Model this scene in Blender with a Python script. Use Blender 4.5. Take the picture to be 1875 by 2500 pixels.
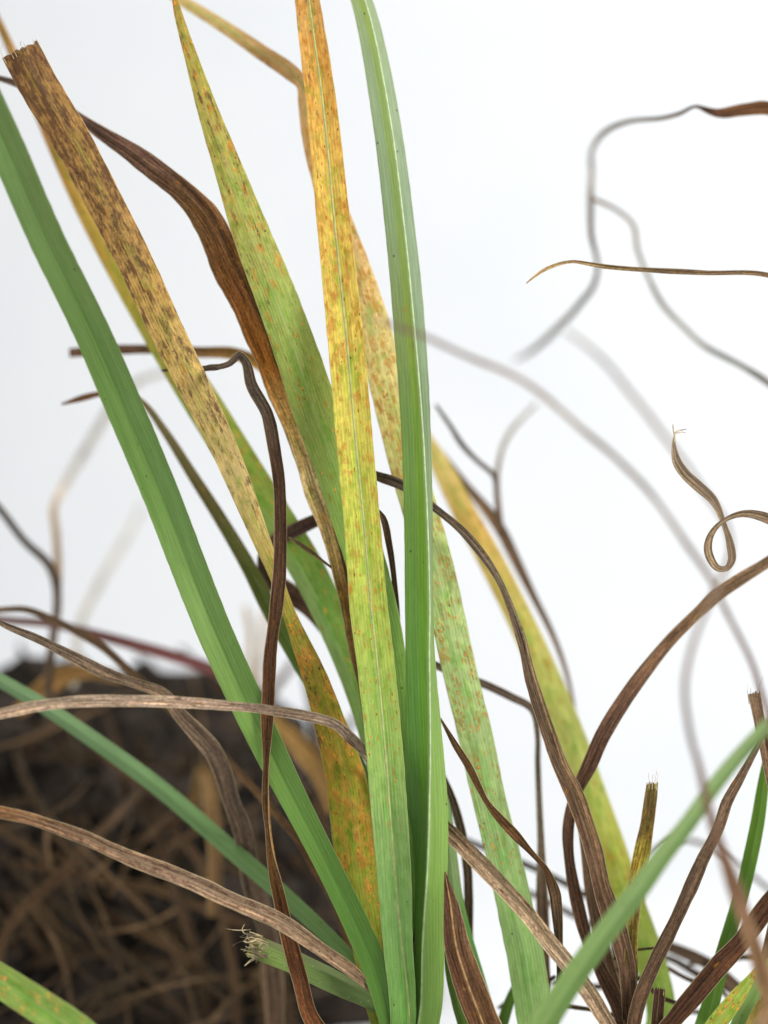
import bpy, bmesh, math, random
from mathutils import Vector, Matrix, noise

# ------------------------------------------------------------------ camera
for o in list(bpy.data.objects):
    bpy.data.objects.remove(o)
scene = bpy.context.scene
COL = scene.collection
D = 0.90            # metres from the lens to the plane of focus
H = 0.32            # metres of the plane of focus seen top to bottom
CZ = 0.195          # camera height
S = H / 2500.0      # metres per photograph pixel on that plane
cam_d = bpy.data.cameras.new('camera')
cam = bpy.data.objects.new('camera', cam_d)
COL.objects.link(cam)
cam.location = (0, -D, CZ)
cam.rotation_euler = (math.radians(90), 0, 0)
cam_d.sensor_fit = 'VERTICAL'
cam_d.sensor_height = 36
cam_d.lens = 36 * D / H
cam_d.clip_start = 0.02
cam_d.clip_end = 20
cam_d.dof.use_dof = True
cam_d.dof.focus_distance = D
cam_d.dof.aperture_fstop = 3.8
scene.camera = cam

# ------------------------------------------------------------------ light
world = bpy.data.worlds.new('World')
scene.world = world
world.use_nodes = True
bg = world.node_tree.nodes['Background']
bg.inputs[0].default_value = (0.90, 0.95, 1.0, 1)
bg.inputs[1].default_value = 0.22

def softbox(name, loc, target, size, power, color=(1, 1, 1)):
    l = bpy.data.lights.new(name, 'AREA')
    l.shape = 'RECTANGLE'
    l.size, l.size_y = size
    l.energy = power
    l.color = color
    o = bpy.data.objects.new(name, l)
    COL.objects.link(o)
    o.location = loc
    o.rotation_euler = (Vector(target) - Vector(loc)).to_track_quat('-Z', 'Y').to_euler()
    return o
softbox('softbox_key', (0.95, -0.75, 0.95), (0.0, 0.0, 0.18), (0.42, 0.42), 17.0, (1.0, 0.985, 0.96))
softbox('softbox_top', (-0.35, -0.30, 1.15), (0.0, 0.05, 0.15), (0.6, 0.6), 5.5, (1.0, 0.99, 0.98))
softbox('backdrop_lamp', (0.75, 0.25, 1.05), (0.15, 1.0, 0.22), (0.5, 0.5), 6.3, (0.94, 0.97, 1.0))

vs = scene.view_settings
vs.view_transform = 'Standard'
vs.look = 'None'
vs.exposure = 0
vs.gamma = 1
vs.use_curve_mapping = False

# ------------------------------------------------------------------ helpers
def lin(h):
    h = h.lstrip('#')
    out = []
    for i in (0, 2, 4):
        c = int(h[i:i + 2], 16) / 255
        out.append(c / 12.92 if c <= 0.04045 else ((c + 0.055) / 1.055) ** 2.4)
    return out

def at(px, py, d=0.0):
    k = S * (1 + d / D)
    return Vector(((px - 937.5) * k, d, CZ + (1250 - py) * k))

def lerp_keys(keys, t):
    """keys: [(t, a, b, ...)] -> interpolated tuple"""
    if t <= keys[0][0]:
        return list(keys[0][1:])
    for a, b in zip(keys, keys[1:]):
        if t <= b[0]:
            f = (t - a[0]) / max(1e-9, b[0] - a[0])
            return [p + (q - p) * f for p, q in zip(a[1:], b[1:])]
    return list(keys[-1][1:])

def catmull(P, step):
    """P: list of tuples; returns a dense list of tuples plus the key parameter"""
    n = len(P)
    out = []
    for i in range(n - 1):
        p0 = P[i - 1] if i else tuple(2 * a - b for a, b in zip(P[0], P[1]))
        p1, p2 = P[i], P[i + 1]
        p3 = P[i + 2] if i + 2 < n else tuple(2 * a - b for a, b in zip(P[-1], P[-2]))
        d1 = max(1e-3, math.dist(p1[:2], p2[:2]))
        d0 = max(1e-3, math.dist(p0[:2], p1[:2]))
        d2 = max(1e-3, math.dist(p2[:2], p3[:2]))
        m = max(2, int(d1 / step))
        for k in range(m):
            f = k / m
            r = []
            for a0, a1, a2, a3 in zip(p0, p1, p2, p3):
                m1 = ((a1 - a0) / d0 * d1 + (a2 - a1)) / 2      # finite-difference tangents
                m2 = ((a2 - a1) + (a3 - a2) / d2 * d1) / 2
                f2, f3 = f * f, f * f * f
                r.append((2*f3-3*f2+1)*a1 + (f3-2*f2+f)*m1 + (-2*f3+3*f2)*a2 + (f3-f2)*m2)
            out.append(tuple(r))
    out.append(tuple(P[-1]))
    return out

def link(name, me, mat, parent=None):
    o = bpy.data.objects.new(name, me)
    COL.objects.link(o)
    if mat:
        me.materials.append(mat)
    if parent:
        o.parent = parent
    return o

# ------------------------------------------------------------------ materials
class NT:
    def __init__(self, name):
        self.mat = bpy.data.materials.new(name)
        self.mat.use_nodes = True
        self.t = self.mat.node_tree
        self.t.nodes.clear()
    def n(self, kind, **kw):
        nd = self.t.nodes.new(kind)
        for k, v in kw.items():
            setattr(nd, k, v)
        return nd
    def set(self, sock, v):
        if isinstance(v, bpy.types.NodeSocket):
            self.t.links.new(v, sock)
        else:
            sock.default_value = v
    def math(self, op, a, b=0.0, c=0.0, clamp=False):
        nd = self.n('ShaderNodeMath', operation=op, use_clamp=clamp)
        for i, v in enumerate((a, b, c)):
            self.set(nd.inputs[i], v)
        return nd.outputs[0]
    def vmul(self, a, b):
        nd = self.n('ShaderNodeVectorMath', operation='MULTIPLY')
        self.set(nd.inputs[0], a); self.set(nd.inputs[1], b)
        return nd.outputs[0]
    def noise(self, vec, scale=1.0, detail=3.0, rough=0.55):
        nd = self.n('ShaderNodeTexNoise')
        self.set(nd.inputs['Vector'], vec)
        nd.inputs['Scale'].default_value = scale
        nd.inputs['Detail'].default_value = detail
        nd.inputs['Roughness'].default_value = rough
        return self.lin01(nd.outputs['Fac'], 0.28, 0.72)
    def lin01(self, v, lo, hi):
        nd = self.n('ShaderNodeMapRange')
        self.set(nd.inputs[0], v)
        nd.inputs[1].default_value = lo; nd.inputs[2].default_value = hi
        return nd.outputs[0]
    def voro(self, vec, rnd=1.0):
        nd = self.n('ShaderNodeTexVoronoi')
        self.set(nd.inputs['Vector'], vec)
        nd.inputs['Scale'].default_value = 1.0
        nd.inputs['Randomness'].default_value = rnd
        return nd.outputs['Distance'], nd.outputs['Color']
    def ramp(self, v, lo, hi, a=0.0, b=1.0):
        nd = self.n('ShaderNodeMapRange', interpolation_type='SMOOTHSTEP')
        self.set(nd.inputs[0], v)
        for i, x in zip((1, 2, 3, 4), (lo, hi, a, b)):
            self.set(nd.inputs[i], x)
        return nd.outputs[0]
    def mix(self, f, a, b, mode='MIX'):
        nd = self.n('ShaderNodeMix', data_type='RGBA', blend_type=mode)
        self.set(nd.inputs[0], f)
        for s, v in ((nd.inputs[6], a), (nd.inputs[7], b)):
            if isinstance(v, (tuple, list)) and len(v) == 3:
                v = tuple(v) + (1,)
            self.set(s, v)
        return nd.outputs[2]
    def attr(self, name, out='Color'):
        return self.n('ShaderNodeAttribute', attribute_name=name).outputs[out]

def leaf_material(name, rough, spec, transl, fibre_amt, vein_amt, edge, edge_w, bump, mott, dust):
    N = NT(name)
    lc = N.attr('lc', 'Vector')
    tint = N.attr('tint', 'Color')
    wear = N.n('ShaderNodeSeparateXYZ')
    N.set(wear.inputs[0], N.attr('wear', 'Vector'))
    rust, blot, ribs = wear.outputs
    uu = N.attr('uu', 'Fac')
    au = N.math('ABSOLUTE', uu)
    sx = N.n('ShaderNodeSeparateXYZ'); N.set(sx.inputs[0], lc)
    # long fibres and parallel veins
    fib = N.noise(N.vmul(lc, (1700, 60, 1)), detail=4, rough=0.65)
    fib2 = N.noise(N.vmul(lc, (3600, 160, 1)), detail=2)
    wob = N.math('MULTIPLY', N.noise(N.vmul(lc, (300, 40, 1)), detail=1), 1.6)
    vein = N.math('SINE', N.math('ADD', N.math('MULTIPLY', sx.outputs[0], 2 * math.pi / 0.00095), wob))
    low0 = N.noise(N.vmul(lc, (260, 45, 2)), detail=2)
    fac = N.math('ADD', N.math('MULTIPLY', N.math('SUBTRACT', fib, 0.5), 2 * fibre_amt),
                 N.math('MULTIPLY', N.math('SUBTRACT', fib2, 0.5), fibre_amt))
    fac = N.math('SUBTRACT', fac, N.math('MULTIPLY', N.math('MULTIPLY', N.ramp(vein, 0.35, 1.0), N.lin01(low0, 0.2, 0.7)), vein_amt))
    fac = N.math('ADD', fac, 1.0)
    comb = N.n('ShaderNodeCombineXYZ')
    for i in range(3):
        N.set(comb.inputs[i], fac)
    col = N.mix(1.0, tint, comb.outputs[0], 'MULTIPLY')
    # patches of yellower and of greyer tissue
    low = N.noise(N.vmul(lc, (480, 190, 7)), detail=4, rough=0.6)
    low2 = N.noise(N.vmul(lc, (560, 260, 3)), detail=4, rough=0.6)
    yel = N.mix(1.0, col, (1.22, 1.20, 1.18), 'MULTIPLY')
    drk = N.mix(1.0, col, (0.62, 0.76, 0.42), 'MULTIPLY')
    ystr = N.math('ADD', N.math('MULTIPLY', rust, 0.9), mott, clamp=True)
    col = N.mix(N.math('MULTIPLY', N.ramp(low2, 0.42, 0.82), ystr), col, yel)
    col = N.mix(N.math('MULTIPLY', N.ramp(low, 0.50, 0.90), ystr), col, drk)
    if mott == 0.36:     # rusted tissue stays greener beside the midrib
        gm = N.math('MULTIPLY', N.ramp(au, 0.50, 0.10), N.ramp(N.noise(N.vmul(lc, (380, 110, 6)), detail=4), 0.35, 0.75))
        col = N.mix(N.math('MULTIPLY', gm, 0.75), col, N.mix(1.0, col, (0.62, 0.90, 0.50), 'MULTIPLY'))
    if mott == 0.2:      # dead tissue: gritty speckle
        grit = N.noise(N.vmul(lc, (1500, 850, 1)), detail=4, rough=0.7)
        g3 = N.n('ShaderNodeCombineXYZ')
        gv = N.math('ADD', 0.50, N.math('MULTIPLY', grit, 1.0))
        for i in range(3):
            N.set(g3.inputs[i], gv)
        col = N.mix(1.0, col, g3.outputs[0], 'MULTIPLY')
        streak = N.noise(N.vmul(lc, (880, 20, 9)), detail=3)
        col = N.mix(N.math('MULTIPLY', N.ramp(streak, 0.50, 0.95), 0.75), col, N.mix(1.0, col, (1.9, 1.8, 1.65), 'MULTIPLY'))
        col = N.mix(N.math('MULTIPLY', N.ramp(streak, 0.42, 0.05), 0.75), col, N.mix(1.0, col, (0.45, 0.42, 0.40), 'MULTIPLY'))
    if mott == 0.10:
        lng = N.noise(N.vmul(lc, (520, 9, 4)), detail=3)
        col = N.mix(N.math('MULTIPLY', N.ramp(lng, 0.4, 1.0), 0.5), col, N.mix(1.0, col, (1.28, 1.22, 1.25), 'MULTIPLY'))
        col = N.mix(N.math('MULTIPLY', N.ramp(lng, 0.45, 0.0), 0.5), col, N.mix(1.0, col, (0.74, 0.80, 0.62), 'MULTIPLY'))
    if mott == 0.10:     # green tissue: the bloom is rubbed thin beside the midrib
        col = N.mix(N.math('MULTIPLY', N.ramp(N.math('ADD', uu, 0.18), -0.38, -0.12), N.math('MULTIPLY', N.ramp(uu, 0.08, -0.02), N.ramp(ribs, 0.3, 0.5))), col,
                    N.mix(1.0, col, (1.0, 1.03, 0.55), 'MULTIPLY'))
    # rust: soft stains, then sharper flecks
    rn = N.noise(N.vmul(lc, (430, 175, 1)), detail=5, rough=0.65)
    th = N.math('SUBTRACT', 1.0, N.math('MULTIPLY', rust, 0.55))
    m1 = N.ramp(rn, N.math('SUBTRACT', th, 0.16), N.math('ADD', th, 0.20))
    m1 = N.math('MULTIPLY', m1, N.ramp(rust, 0.0, 0.12))
    wv = N.n('ShaderNodeTexNoise'); N.set(wv.inputs['Vector'], N.vmul(lc, (1500, 700, 1)))
    wadd = N.n('ShaderNodeVectorMath', operation='MULTIPLY_ADD')
    N.set(wadd.inputs[0], wv.outputs['Color']); wadd.inputs[1].default_value = (0.9, 0.9, 0.0)
    N.set(wadd.inputs[2], N.vmul(lc, (820, 260, 1)))
    dist, vcol = N.voro(wadd.outputs[0])
    vs_ = N.n('ShaderNodeSeparateColor'); N.set(vs_.inputs[0], vcol)
    pick = N.math('LESS_THAN', vs_.outputs[0], N.math('MULTIPLY', N.math('MULTIPLY', rust, 0.8), N.ramp(rn, 0.25, 0.75)))
    m2 = N.math('MULTIPLY', N.ramp(dist, 0.50, 0.20), pick)
    orange = N.mix(fib, (0.66, 0.25, 0.020), (0.34, 0.11, 0.014))
    ochre = N.mix(low2, (0.50, 0.19, 0.024), (0.86, 0.45, 0.085))
    col = N.mix(N.math('MULTIPLY', m1, 0.78), col, ochre)
    col = N.mix(N.math('MULTIPLY', m2, 0.55), col, orange)
    # dead brown blotches, drawn out along the fibres
    bn = N.noise(N.vmul(lc, (640, 200, 1)), detail=6, rough=0.72)
    bn = N.math('ADD', bn, N.math('MULTIPLY', N.math('SUBTRACT', fib, 0.5), 0.55))
    tb = N.math('SUBTRACT', 1.0, N.math('MULTIPLY', blot, 0.60))
    m3 = N.math('MULTIPLY', N.ramp(bn, N.math('SUBTRACT', tb, 0.08), N.math('ADD', tb, 0.24)), N.ramp(blot, 0.0, 0.1))
    wide = N.math('MULTIPLY', N.ramp(bn, N.math('SUBTRACT', tb, 0.34), N.math('ADD', tb, 0.04)), N.ramp(blot, 0.35, 0.9))
    tan = N.mix(fib, (0.13, 0.052, 0.020), (0.36, 0.180, 0.072))
    col = N.mix(N.math('MULTIPLY', wide, 0.5), col, tan)
    brown = N.mix(fib, (0.040, 0.018, 0.013), (0.155, 0.070, 0.040))
    col = N.mix(N.math('MULTIPLY', m3, 0.80), col, brown)
    # a few black specks and pale dust
    d3, c3 = N.voro(N.vmul(lc, (420, 300, 2)))
    s3 = N.n('ShaderNodeSeparateColor'); N.set(s3.inputs[0], c3)
    spk = N.math('MULTIPLY', N.ramp(d3, 0.16, 0.08), N.math('LESS_THAN', s3.outputs[1], 0.10))
    col = N.mix(N.math('MULTIPLY', spk, 0.75), col, (0.035, 0.030, 0.016))
    d4, c4 = N.voro(N.vmul(lc, (1100, 800, 5)))
    s4 = N.n('ShaderNodeSeparateColor'); N.set(s4.inputs[0], c4)
    dst = N.math('MULTIPLY', N.ramp(d4, 0.22, 0.10), N.math('LESS_THAN', s4.outputs[2], 0.05))
    col = N.mix(N.math('MULTIPLY', dst, dust), col, (0.75, 0.78, 0.70))
    # midrib and margins
    palecol = N.mix(0.45 if mott == 0.2 else 0.62, tint, (0.66, 0.50, 0.30) if mott == 0.2 else (0.80, 0.82, 0.52))
    rline = N.ramp(au, 0.13, 0.02)
    col = N.mix(N.math('MULTIPLY', rline, N.math('MAXIMUM', ribs, 0.0)), col, palecol)
    col = N.mix(N.math('MULTIPLY', N.ramp(au, 0.09, 0.0), N.math('MAXIMUM', N.math('MULTIPLY', ribs, -1.0), 0.0)), col,
                N.mix(1.0, tint, (0.45, 0.60, 0.40), 'MULTIPLY'))
    edg = N.math('MULTIPLY', N.ramp(au, 1 - edge_w, 1.0), edge)
    col = N.mix(edg, col, N.mix(0.75 if mott == 0.2 else 0.55, tint, (0.78, 0.66, 0.38)))
    # relief
    h = N.math('ADD', N.math('MULTIPLY', vein, 0.35), N.math('MULTIPLY', fib, 1.3))
    h = N.math('ADD', h, N.math('MULTIPLY', m2, 0.7))
    h = N.math('SUBTRACT', h, N.math('MULTIPLY', m3, 0.3))
    bp = N.n('ShaderNodeBump'); bp.inputs['Strength'].default_value = bump
    bp.inputs['Distance'].default_value = 0.00022
    N.set(bp.inputs['Height'], h)
    p = N.n('ShaderNodeBsdfPrincipled')
    N.set(p.inputs['Base Color'], col)
    N.set(p.inputs['Roughness'], N.math('ADD', rough - 0.08, N.math('MULTIPLY', low, 0.2)))
    p.inputs['Specular IOR Level'].default_value = spec
    N.set(p.inputs['Normal'], bp.outputs[0])
    tr = N.n('ShaderNodeBsdfTranslucent')
    N.set(tr.inputs[0], N.mix(1.0, col, (1.0, 1.0, 0.9), 'MULTIPLY'))
    mx = N.n('ShaderNodeMixShader'); mx.inputs[0].default_value = transl
    N.t.links.new(p.outputs[0], mx.inputs[1]); N.t.links.new(tr.outputs[0], mx.inputs[2])
    out = N.n('ShaderNodeOutputMaterial')
    N.t.links.new(mx.outputs[0], out.inputs[0])
    return N.mat

M = {
    'green': leaf_material('green_leaf', 0.45, 0.26, 0.16, 0.11, 0.13, 0.45, 0.04, 0.22, 0.10, 0.45),
    'rusty': leaf_material('rusty_leaf', 0.58, 0.18, 0.18, 0.17, 0.20, 0.70, 0.045, 0.30, 0.36, 0.3),
    'dry':   leaf_material('dry_leaf', 0.72, 0.20, 0.08, 0.62, 0.25, 0.80, 0.09, 0.9, 0.2, 0.1),
}

def plain_material(name, c, rough=0.7, var=0.25, scale=900.0, transl=0.0, stretch=(1, 1, 1)):
    N = NT(name)
    tc = N.n('ShaderNodeTexCoord')
    v = N.vmul(tc.outputs['Object'], stretch)
    f = N.noise(v, scale=scale, detail=4)
    a = tuple(x * (1 - var) for x in c); b = tuple(min(1, x * (1 + var)) for x in c)
    col = N.mix(N.ramp(f, 0.3, 0.7), a, b)
    p = N.n('ShaderNodeBsdfPrincipled')
    N.set(p.inputs['Base Color'], col)
    p.inputs['Roughness'].default_value = rough
    p.inputs['Specular IOR Level'].default_value = 0.3
    out = N.n('ShaderNodeOutputMaterial')
    if transl:
        tr = N.n('ShaderNodeBsdfTranslucent'); N.set(tr.inputs[0], col)
        mx = N.n('ShaderNodeMixShader'); mx.inputs[0].default_value = transl
        N.t.links.new(p.outputs[0], mx.inputs[1]); N.t.links.new(tr.outputs[0], mx.inputs[2])
        N.t.links.new(mx.outputs[0], out.inputs[0])
    else:
        N.t.links.new(p.outputs[0], out.inputs[0])
    return N.mat

M['pustule'] = plain_material('rust_pustule', (0.58, 0.235, 0.028), 0.8, 0.5, 700)
M['pustule_pale'] = plain_material('ochre_pustule', (0.70, 0.36, 0.075), 0.8, 0.3, 700)
M['rib_green'] = plain_material('green_midrib', tuple(lin('#d2e8b0')), 0.4, 0.10, 400, 0.2)
M['rib_yellow'] = plain_material('yellow_midrib', tuple(lin('#c6cc82')), 0.45, 0.15, 300, 0.2)
M['rib_straw'] = plain_material('straw_midrib', tuple(lin('#b48f5e')), 0.6, 0.25, 500, 0.1)
M['fibre'] = plain_material('dry_fibre', (0.44, 0.35, 0.20), 0.7, 0.55, 260)
M['sheath'] = plain_material('leaf_sheath', (0.30, 0.24, 0.12), 0.6, 0.4, 500, 0, (3, 3, 0.2))

def paper_material():
    N = NT('white_paper')
    tc = N.n('ShaderNodeTexCoord')
    f = N.noise(tc.outputs['Object'], scale=9, detail=3)
    col = N.mix(f, (0.84, 0.85, 0.86), (0.88, 0.885, 0.89))
    p = N.n('ShaderNodeBsdfPrincipled')
    N.set(p.inputs['Base Color'], col)
    p.inputs['Roughness'].default_value = 0.9
    p.inputs['Specular IOR Level'].default_value = 0.1
    out = N.n('ShaderNodeOutputMaterial')
    N.t.links.new(p.outputs[0], out.inputs[0])
    return N.mat
M['paper'] = paper_material()

def soil_material():
    N = NT('root_soil')
    tc = N.n('ShaderNodeTexCoord')
    o = tc.outputs['Object']
    a = N.noise(o, scale=60, detail=6, rough=0.7)
    b = N.noise(o, scale=260, detail=4, rough=0.7)
    col = N.mix(N.ramp(a, 0.35, 0.65), (0.009, 0.007, 0.005), (0.052, 0.038, 0.029))  # soil browns, deepened to carry the shade under the clump
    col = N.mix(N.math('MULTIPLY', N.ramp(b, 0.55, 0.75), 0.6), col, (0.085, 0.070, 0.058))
    bp = N.n('ShaderNodeBump'); bp.inputs['Strength'].default_value = 0.9
    bp.inputs['Distance'].default_value = 0.004
    N.set(bp.inputs['Height'], N.math('ADD', a, N.math('MULTIPLY', b, 0.4)))
    p = N.n('ShaderNodeBsdfPrincipled')
    N.set(p.inputs['Base Color'], col); N.set(p.inputs['Normal'], bp.outputs[0])
    p.inputs['Roughness'].default_value = 0.95
    p.inputs['Specular IOR Level'].default_value = 0.15
    out = N.n('ShaderNodeOutputMaterial')
    N.t.links.new(p.outputs[0], out.inputs[0])
    return N.mat
M['soil'] = soil_material()

# ------------------------------------------------------------------ the setting: a white paper sweep
def build_backdrop():
    prof = [(-1.6, 0.0)]
    R, yb = 0.35, 1.05
    prof += [(yb - R + R * math.sin(a), R - R * math.cos(a)) for a in [math.pi / 2 * i / 24 for i in range(25)]]
    prof += [(yb, 1.9)]
    verts, faces = [], []
    for x in (-1.8, 1.8):
        verts += [(x, y, z) for y, z in prof]
    n = len(prof)
    for i in range(n - 1):
        faces.append((i, n + i, n + i + 1, i + 1))
    me = bpy.data.meshes.new('backdrop')
    me.from_pydata(verts, [], faces)
    for p in me.polygons:
        p.use_smooth = True
    o = link('backdrop', me, M['paper'])
    o['kind'] = 'structure'
build_backdrop()

# ------------------------------------------------------------------ leaves
UC = [-1, -0.97, -0.88, -0.72, -0.55, -0.38, -0.22, -0.1, -0.04, 0, 0.04, 0.1, 0.22, 0.38, 0.55, 0.72, 0.88, 0.97, 1]
SEED = [0]

def shoot(name, label, cat, px, d, r=0.006, h=0.03, group=None, sheath=True):
    k = S * (1 + d / D)
    root = bpy.data.objects.new(name, None)
    COL.objects.link(root)
    root.empty_display_size = 0.02
    root.location = ((px - 937.5) * k, d, 0.0)
    root['label'] = label
    root['category'] = cat
    if group:
        root['group'] = group
    if sheath:
        bm = bmesh.new()
        rings = []
        for i in range(7):
            f = i / 6
            rr = r * (1.25 - 0.45 * f)
            rings.append([bm.verts.new((rr * math.cos(a) * 1.3, rr * math.sin(a), f * h - 0.001))
                          for a in [2 * math.pi * j / 14 for j in range(14)]])
        for a, b in zip(rings, rings[1:]):
            for j in range(14):
                bm.faces.new((a[j], a[(j + 1) % 14], b[(j + 1) % 14], b[j]))
        bm.faces.new(rings[-1]); bm.faces.new(rings[0][::-1])
        me = bpy.data.meshes.new('leaf_sheath'); bm.to_mesh(me); bm.free()
        for p in me.polygons:
            p.use_smooth = True
        link('leaf_sheath', me, M['sheath'], root)
    return root

def leaf(root, name, pts, d, col, colr=None, mat='dry', prof=(0.3, 0.3, 0.0), prof_end=None, rib=0.5, bow=0.0, wob=0.0, twist=False,
         label=None, midrib=None, pust=0, pust_range=(0, 1), pmat='pustule', step=10.0, thick=0.00028, cut=None, base=True, smooth=0, wf=1.0):
    """pts: (x, y, w) photograph pixels from tip to base; d: [(t, depth)] ; col: [(y-or-t, hex, rust, blotch)]"""
    SEED[0] += 1
    sd = SEED[0]
    rnd = random.Random(sd * 7919)
    pts = [tuple(p) for p in pts]
    n = len(pts)
    # parameter by arc length over the control points, so that depths and colours can be given per fraction
    L = [0.0]
    for a, b in zip(pts, pts[1:]):
        L.append(L[-1] + math.dist(a[:2], b[:2]))
    tot = L[-1]
    if not isinstance(d, (list, tuple)):
        d = [(0, d), (1, d)]
    elif not isinstance(d[0], (list, tuple)):
        m_ = len(d)
        d = [(i / (m_ - 1), x) for i, x in enumerate(d)]
    def y2t(v):          # keys above 1.5 are photograph heights
        if v <= 1.5:
            return v
        for i in range(n - 1):
            y0, y1 = pts[i][1], pts[i + 1][1]
            if y0 <= v <= y1 or (i == 0 and v < y0) or (i == n - 2):
                f = (v - y0) / (y1 - y0) if abs(y1 - y0) > 1e-6 else 0
                return (L[i] + f * (L[i + 1] - L[i])) / tot
    d = [(y2t(k[0]),) + tuple(k[1:]) for k in d]
    col = [(y2t(k[0]),) + tuple(k[1:]) for k in col]
    colr = [(y2t(k[0]),) + tuple(k[1:]) for k in colr] if colr else None
    P = []
    for p, l in zip(pts, L):
        m_ = p[3] if len(p) > 3 else prof[2]
        P.append((p[0], p[1], max(1.0, p[2] * wf), l / tot, m_))
    if base:       # run on to the foot of the shoot, at the floor
        bp_ = root.location
        dd = d[-1][1]
        kk = S * (1 + bp_.y / D)
        fx = bp_.x / kk + 937.5 + rnd.uniform(-22, 22)
        fy = 1250 + (CZ - 0.012) / kk
        last = P[-1]
        if fy - last[1] > 20:
            P.append((fx, fy, last[2] * 0.75, 1.0 + (fy - last[1]) / tot, last[4]))
            d = list(d) + [(P[-1][3], bp_.y + rnd.uniform(-0.004, 0.004))]
    Q = catmull(P, step)
    if smooth:
        k = max(1, int(smooth / step))
        for _ in range(2):
            Q = [tuple(sum(Q[j][c] for j in range(max(0, i - min(i, len(Q) - 1 - i, k)), min(len(Q), i + min(i, len(Q) - 1 - i, k) + 1))) /
                       (2 * min(i, len(Q) - 1 - i, k) + 1) for c in range(5)) for i in range(len(Q))]
    gain = {'dry': (1.06, 1.06, 1.0), 'green': (1.03, 0.99, 0.96), 'rusty': (1.08, 1.06, 0.95)}[mat]
    def key(c):
        return (c[0],) + tuple(min(0.9, v * g) for v, g in zip(lin(c[1]), gain)) + (c[2], c[3])
    ckeys = [key(c) for c in col]
    rkeys = [key(c) for c in colr] if colr else None
    # envelope of the true width where the blade turns edge-on
    ws = [q[2] for q in Q]
    if twist:
        k = max(3, int(170 / step))
        env = [max(ws[max(0, i - k):i + k + 1]) for i in range(len(ws))]
        env = [sum(env[max(0, i - k):i + k + 1]) / len(env[max(0, i - k):i + k + 1]) for i in range(len(ws))]
        # tips really are narrow
        for i in range(len(env)):
            tipf = min(1.0, i / (1.5 * k))
            env[i] = ws[i] + (env[i] - ws[i]) * tipf
    else:
        env = ws
    C, rows = [], []
    for i, q in enumerate(Q):
        dep = lerp_keys(d, q[3])[0]
        jx = jy = jd = 0
        if wob:
            nv = noise.noise_vector(Vector((i * step / 90.0, sd * 3.1, 0.0)))
            jx, jy, jd = nv.x * wob * 2.2, nv.y * wob * 2.2, nv.z * wob * 0.0006
        C.append(at(q[0] + jx, q[1] + jy, dep + jd))
    along = 0.0
    side_prev = None
    cols = []
    V = Vector((0, -1, 0))
    grid = []
    for i, q in enumerate(Q):
        a = C[max(0, i - 1)]; b = C[min(len(C) - 1, i + 1)]
        T = (b - a).normalized()
        if i:
            along += (C[i] - C[i - 1]).length
        side = V.cross(T)
        side = side.normalized() if side.length > 1e-4 else side_prev
        side_prev = side
        w = env[i] * (1 + (0.24 * noise.noise(Vector((i * step / 110.0, sd * 1.9, 5.0))) if mat == 'dry' and wob else 0))
        ratio = min(1.0, ws[i] / max(1e-3, env[i]))
        roll = math.acos(max(0.12, ratio)) if twist else 0.0
        if wob:
            roll += (0.75 if mat == 'dry' else 0.22) * wob * noise.noise(Vector((i * step / 160.0, sd * 5.7, 3.0)))
        Rm = Matrix.Rotation(roll, 3, T)
        sv = Rm @ side
        nv = T.cross(sv).normalized()
        if not twist and nv.dot(V) < 0:
            nv = -nv
        if twist:
            n0 = T.cross(side)
            if n0.dot(V) < 0:
                nv = -nv
        hw = 0.5 * w * S * (1 + C[i].y / D)
        m_ = q[4]
        row = []
        cut_off = None
        for u_ in UC:
            u = m_ + u_ * ((1 - m_) if u_ > 0 else (1 + m_))
            ew = 1.0
            if wob:
                ew += 0.10 * wob * noise.noise(Vector((i * step / 26.0, sd * 2.3 + (9 if u_ > 0 else 0), 0))) * abs(u_) ** 2
            x = u - m_
            sl = prof[1] if x > 0 else prof[0]
            if prof_end:
                f_ = max(0.0, min(1.0, (q[3] - 0.72) / 0.18)); f_ = f_ * f_ * (3 - 2 * f_)
                sl = sl + ((prof_end[1] if x > 0 else prof_end[0]) - sl) * f_
            hgt = sl * (math.sqrt(x * x + 0.0025) - 0.05) - bow * u * u
            if mat == 'dry':      # dried blades shrink into lengthwise ridges
                hgt += 0.13 * math.cos(u * 8.5 + sd + 0.8 * noise.noise(Vector((i * step / 240.0, sd, 7.0)))) * (0.4 + 0.6 * abs(noise.noise(Vector((i * step / 130.0, u * 1.5, sd)))) * 2)
            p = C[i] + sv * (hw * u * ew) + nv * (hw * hgt)
            row.append((p, nv, u, u_, along))
        grid.append(row)
        cc = lerp_keys(ckeys, q[3])
        cr = lerp_keys(rkeys, q[3]) if rkeys else cc
        cols.append((cc, cr))
    if cut:      # ragged end of a leaf that was clipped: pull the end row back unevenly
        for j in range(len(UC)):
            back = cut * S * (0.5 + 0.5 * noise.noise(Vector((UC[j] * 6.0, sd, 1.0)))) + cut * S * 0.35 * rnd.random()
            g0, g1 = grid[0][j], grid[3][j]
            dv = (g1[0] - g0[0]).normalized()
            grid[0][j] = (g0[0] + dv * back,) + g0[1:]
            for rr in (1, 2):
                a_ = grid[rr][j]
                grid[rr][j] = (grid[0][j][0].lerp(g1[0], rr / 3.0),) + a_[1:]
    nu, nr = len(UC), len(grid)
    verts, lcs, tints, wears, uus = [], [], [], [], []
    off = root.location
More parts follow.
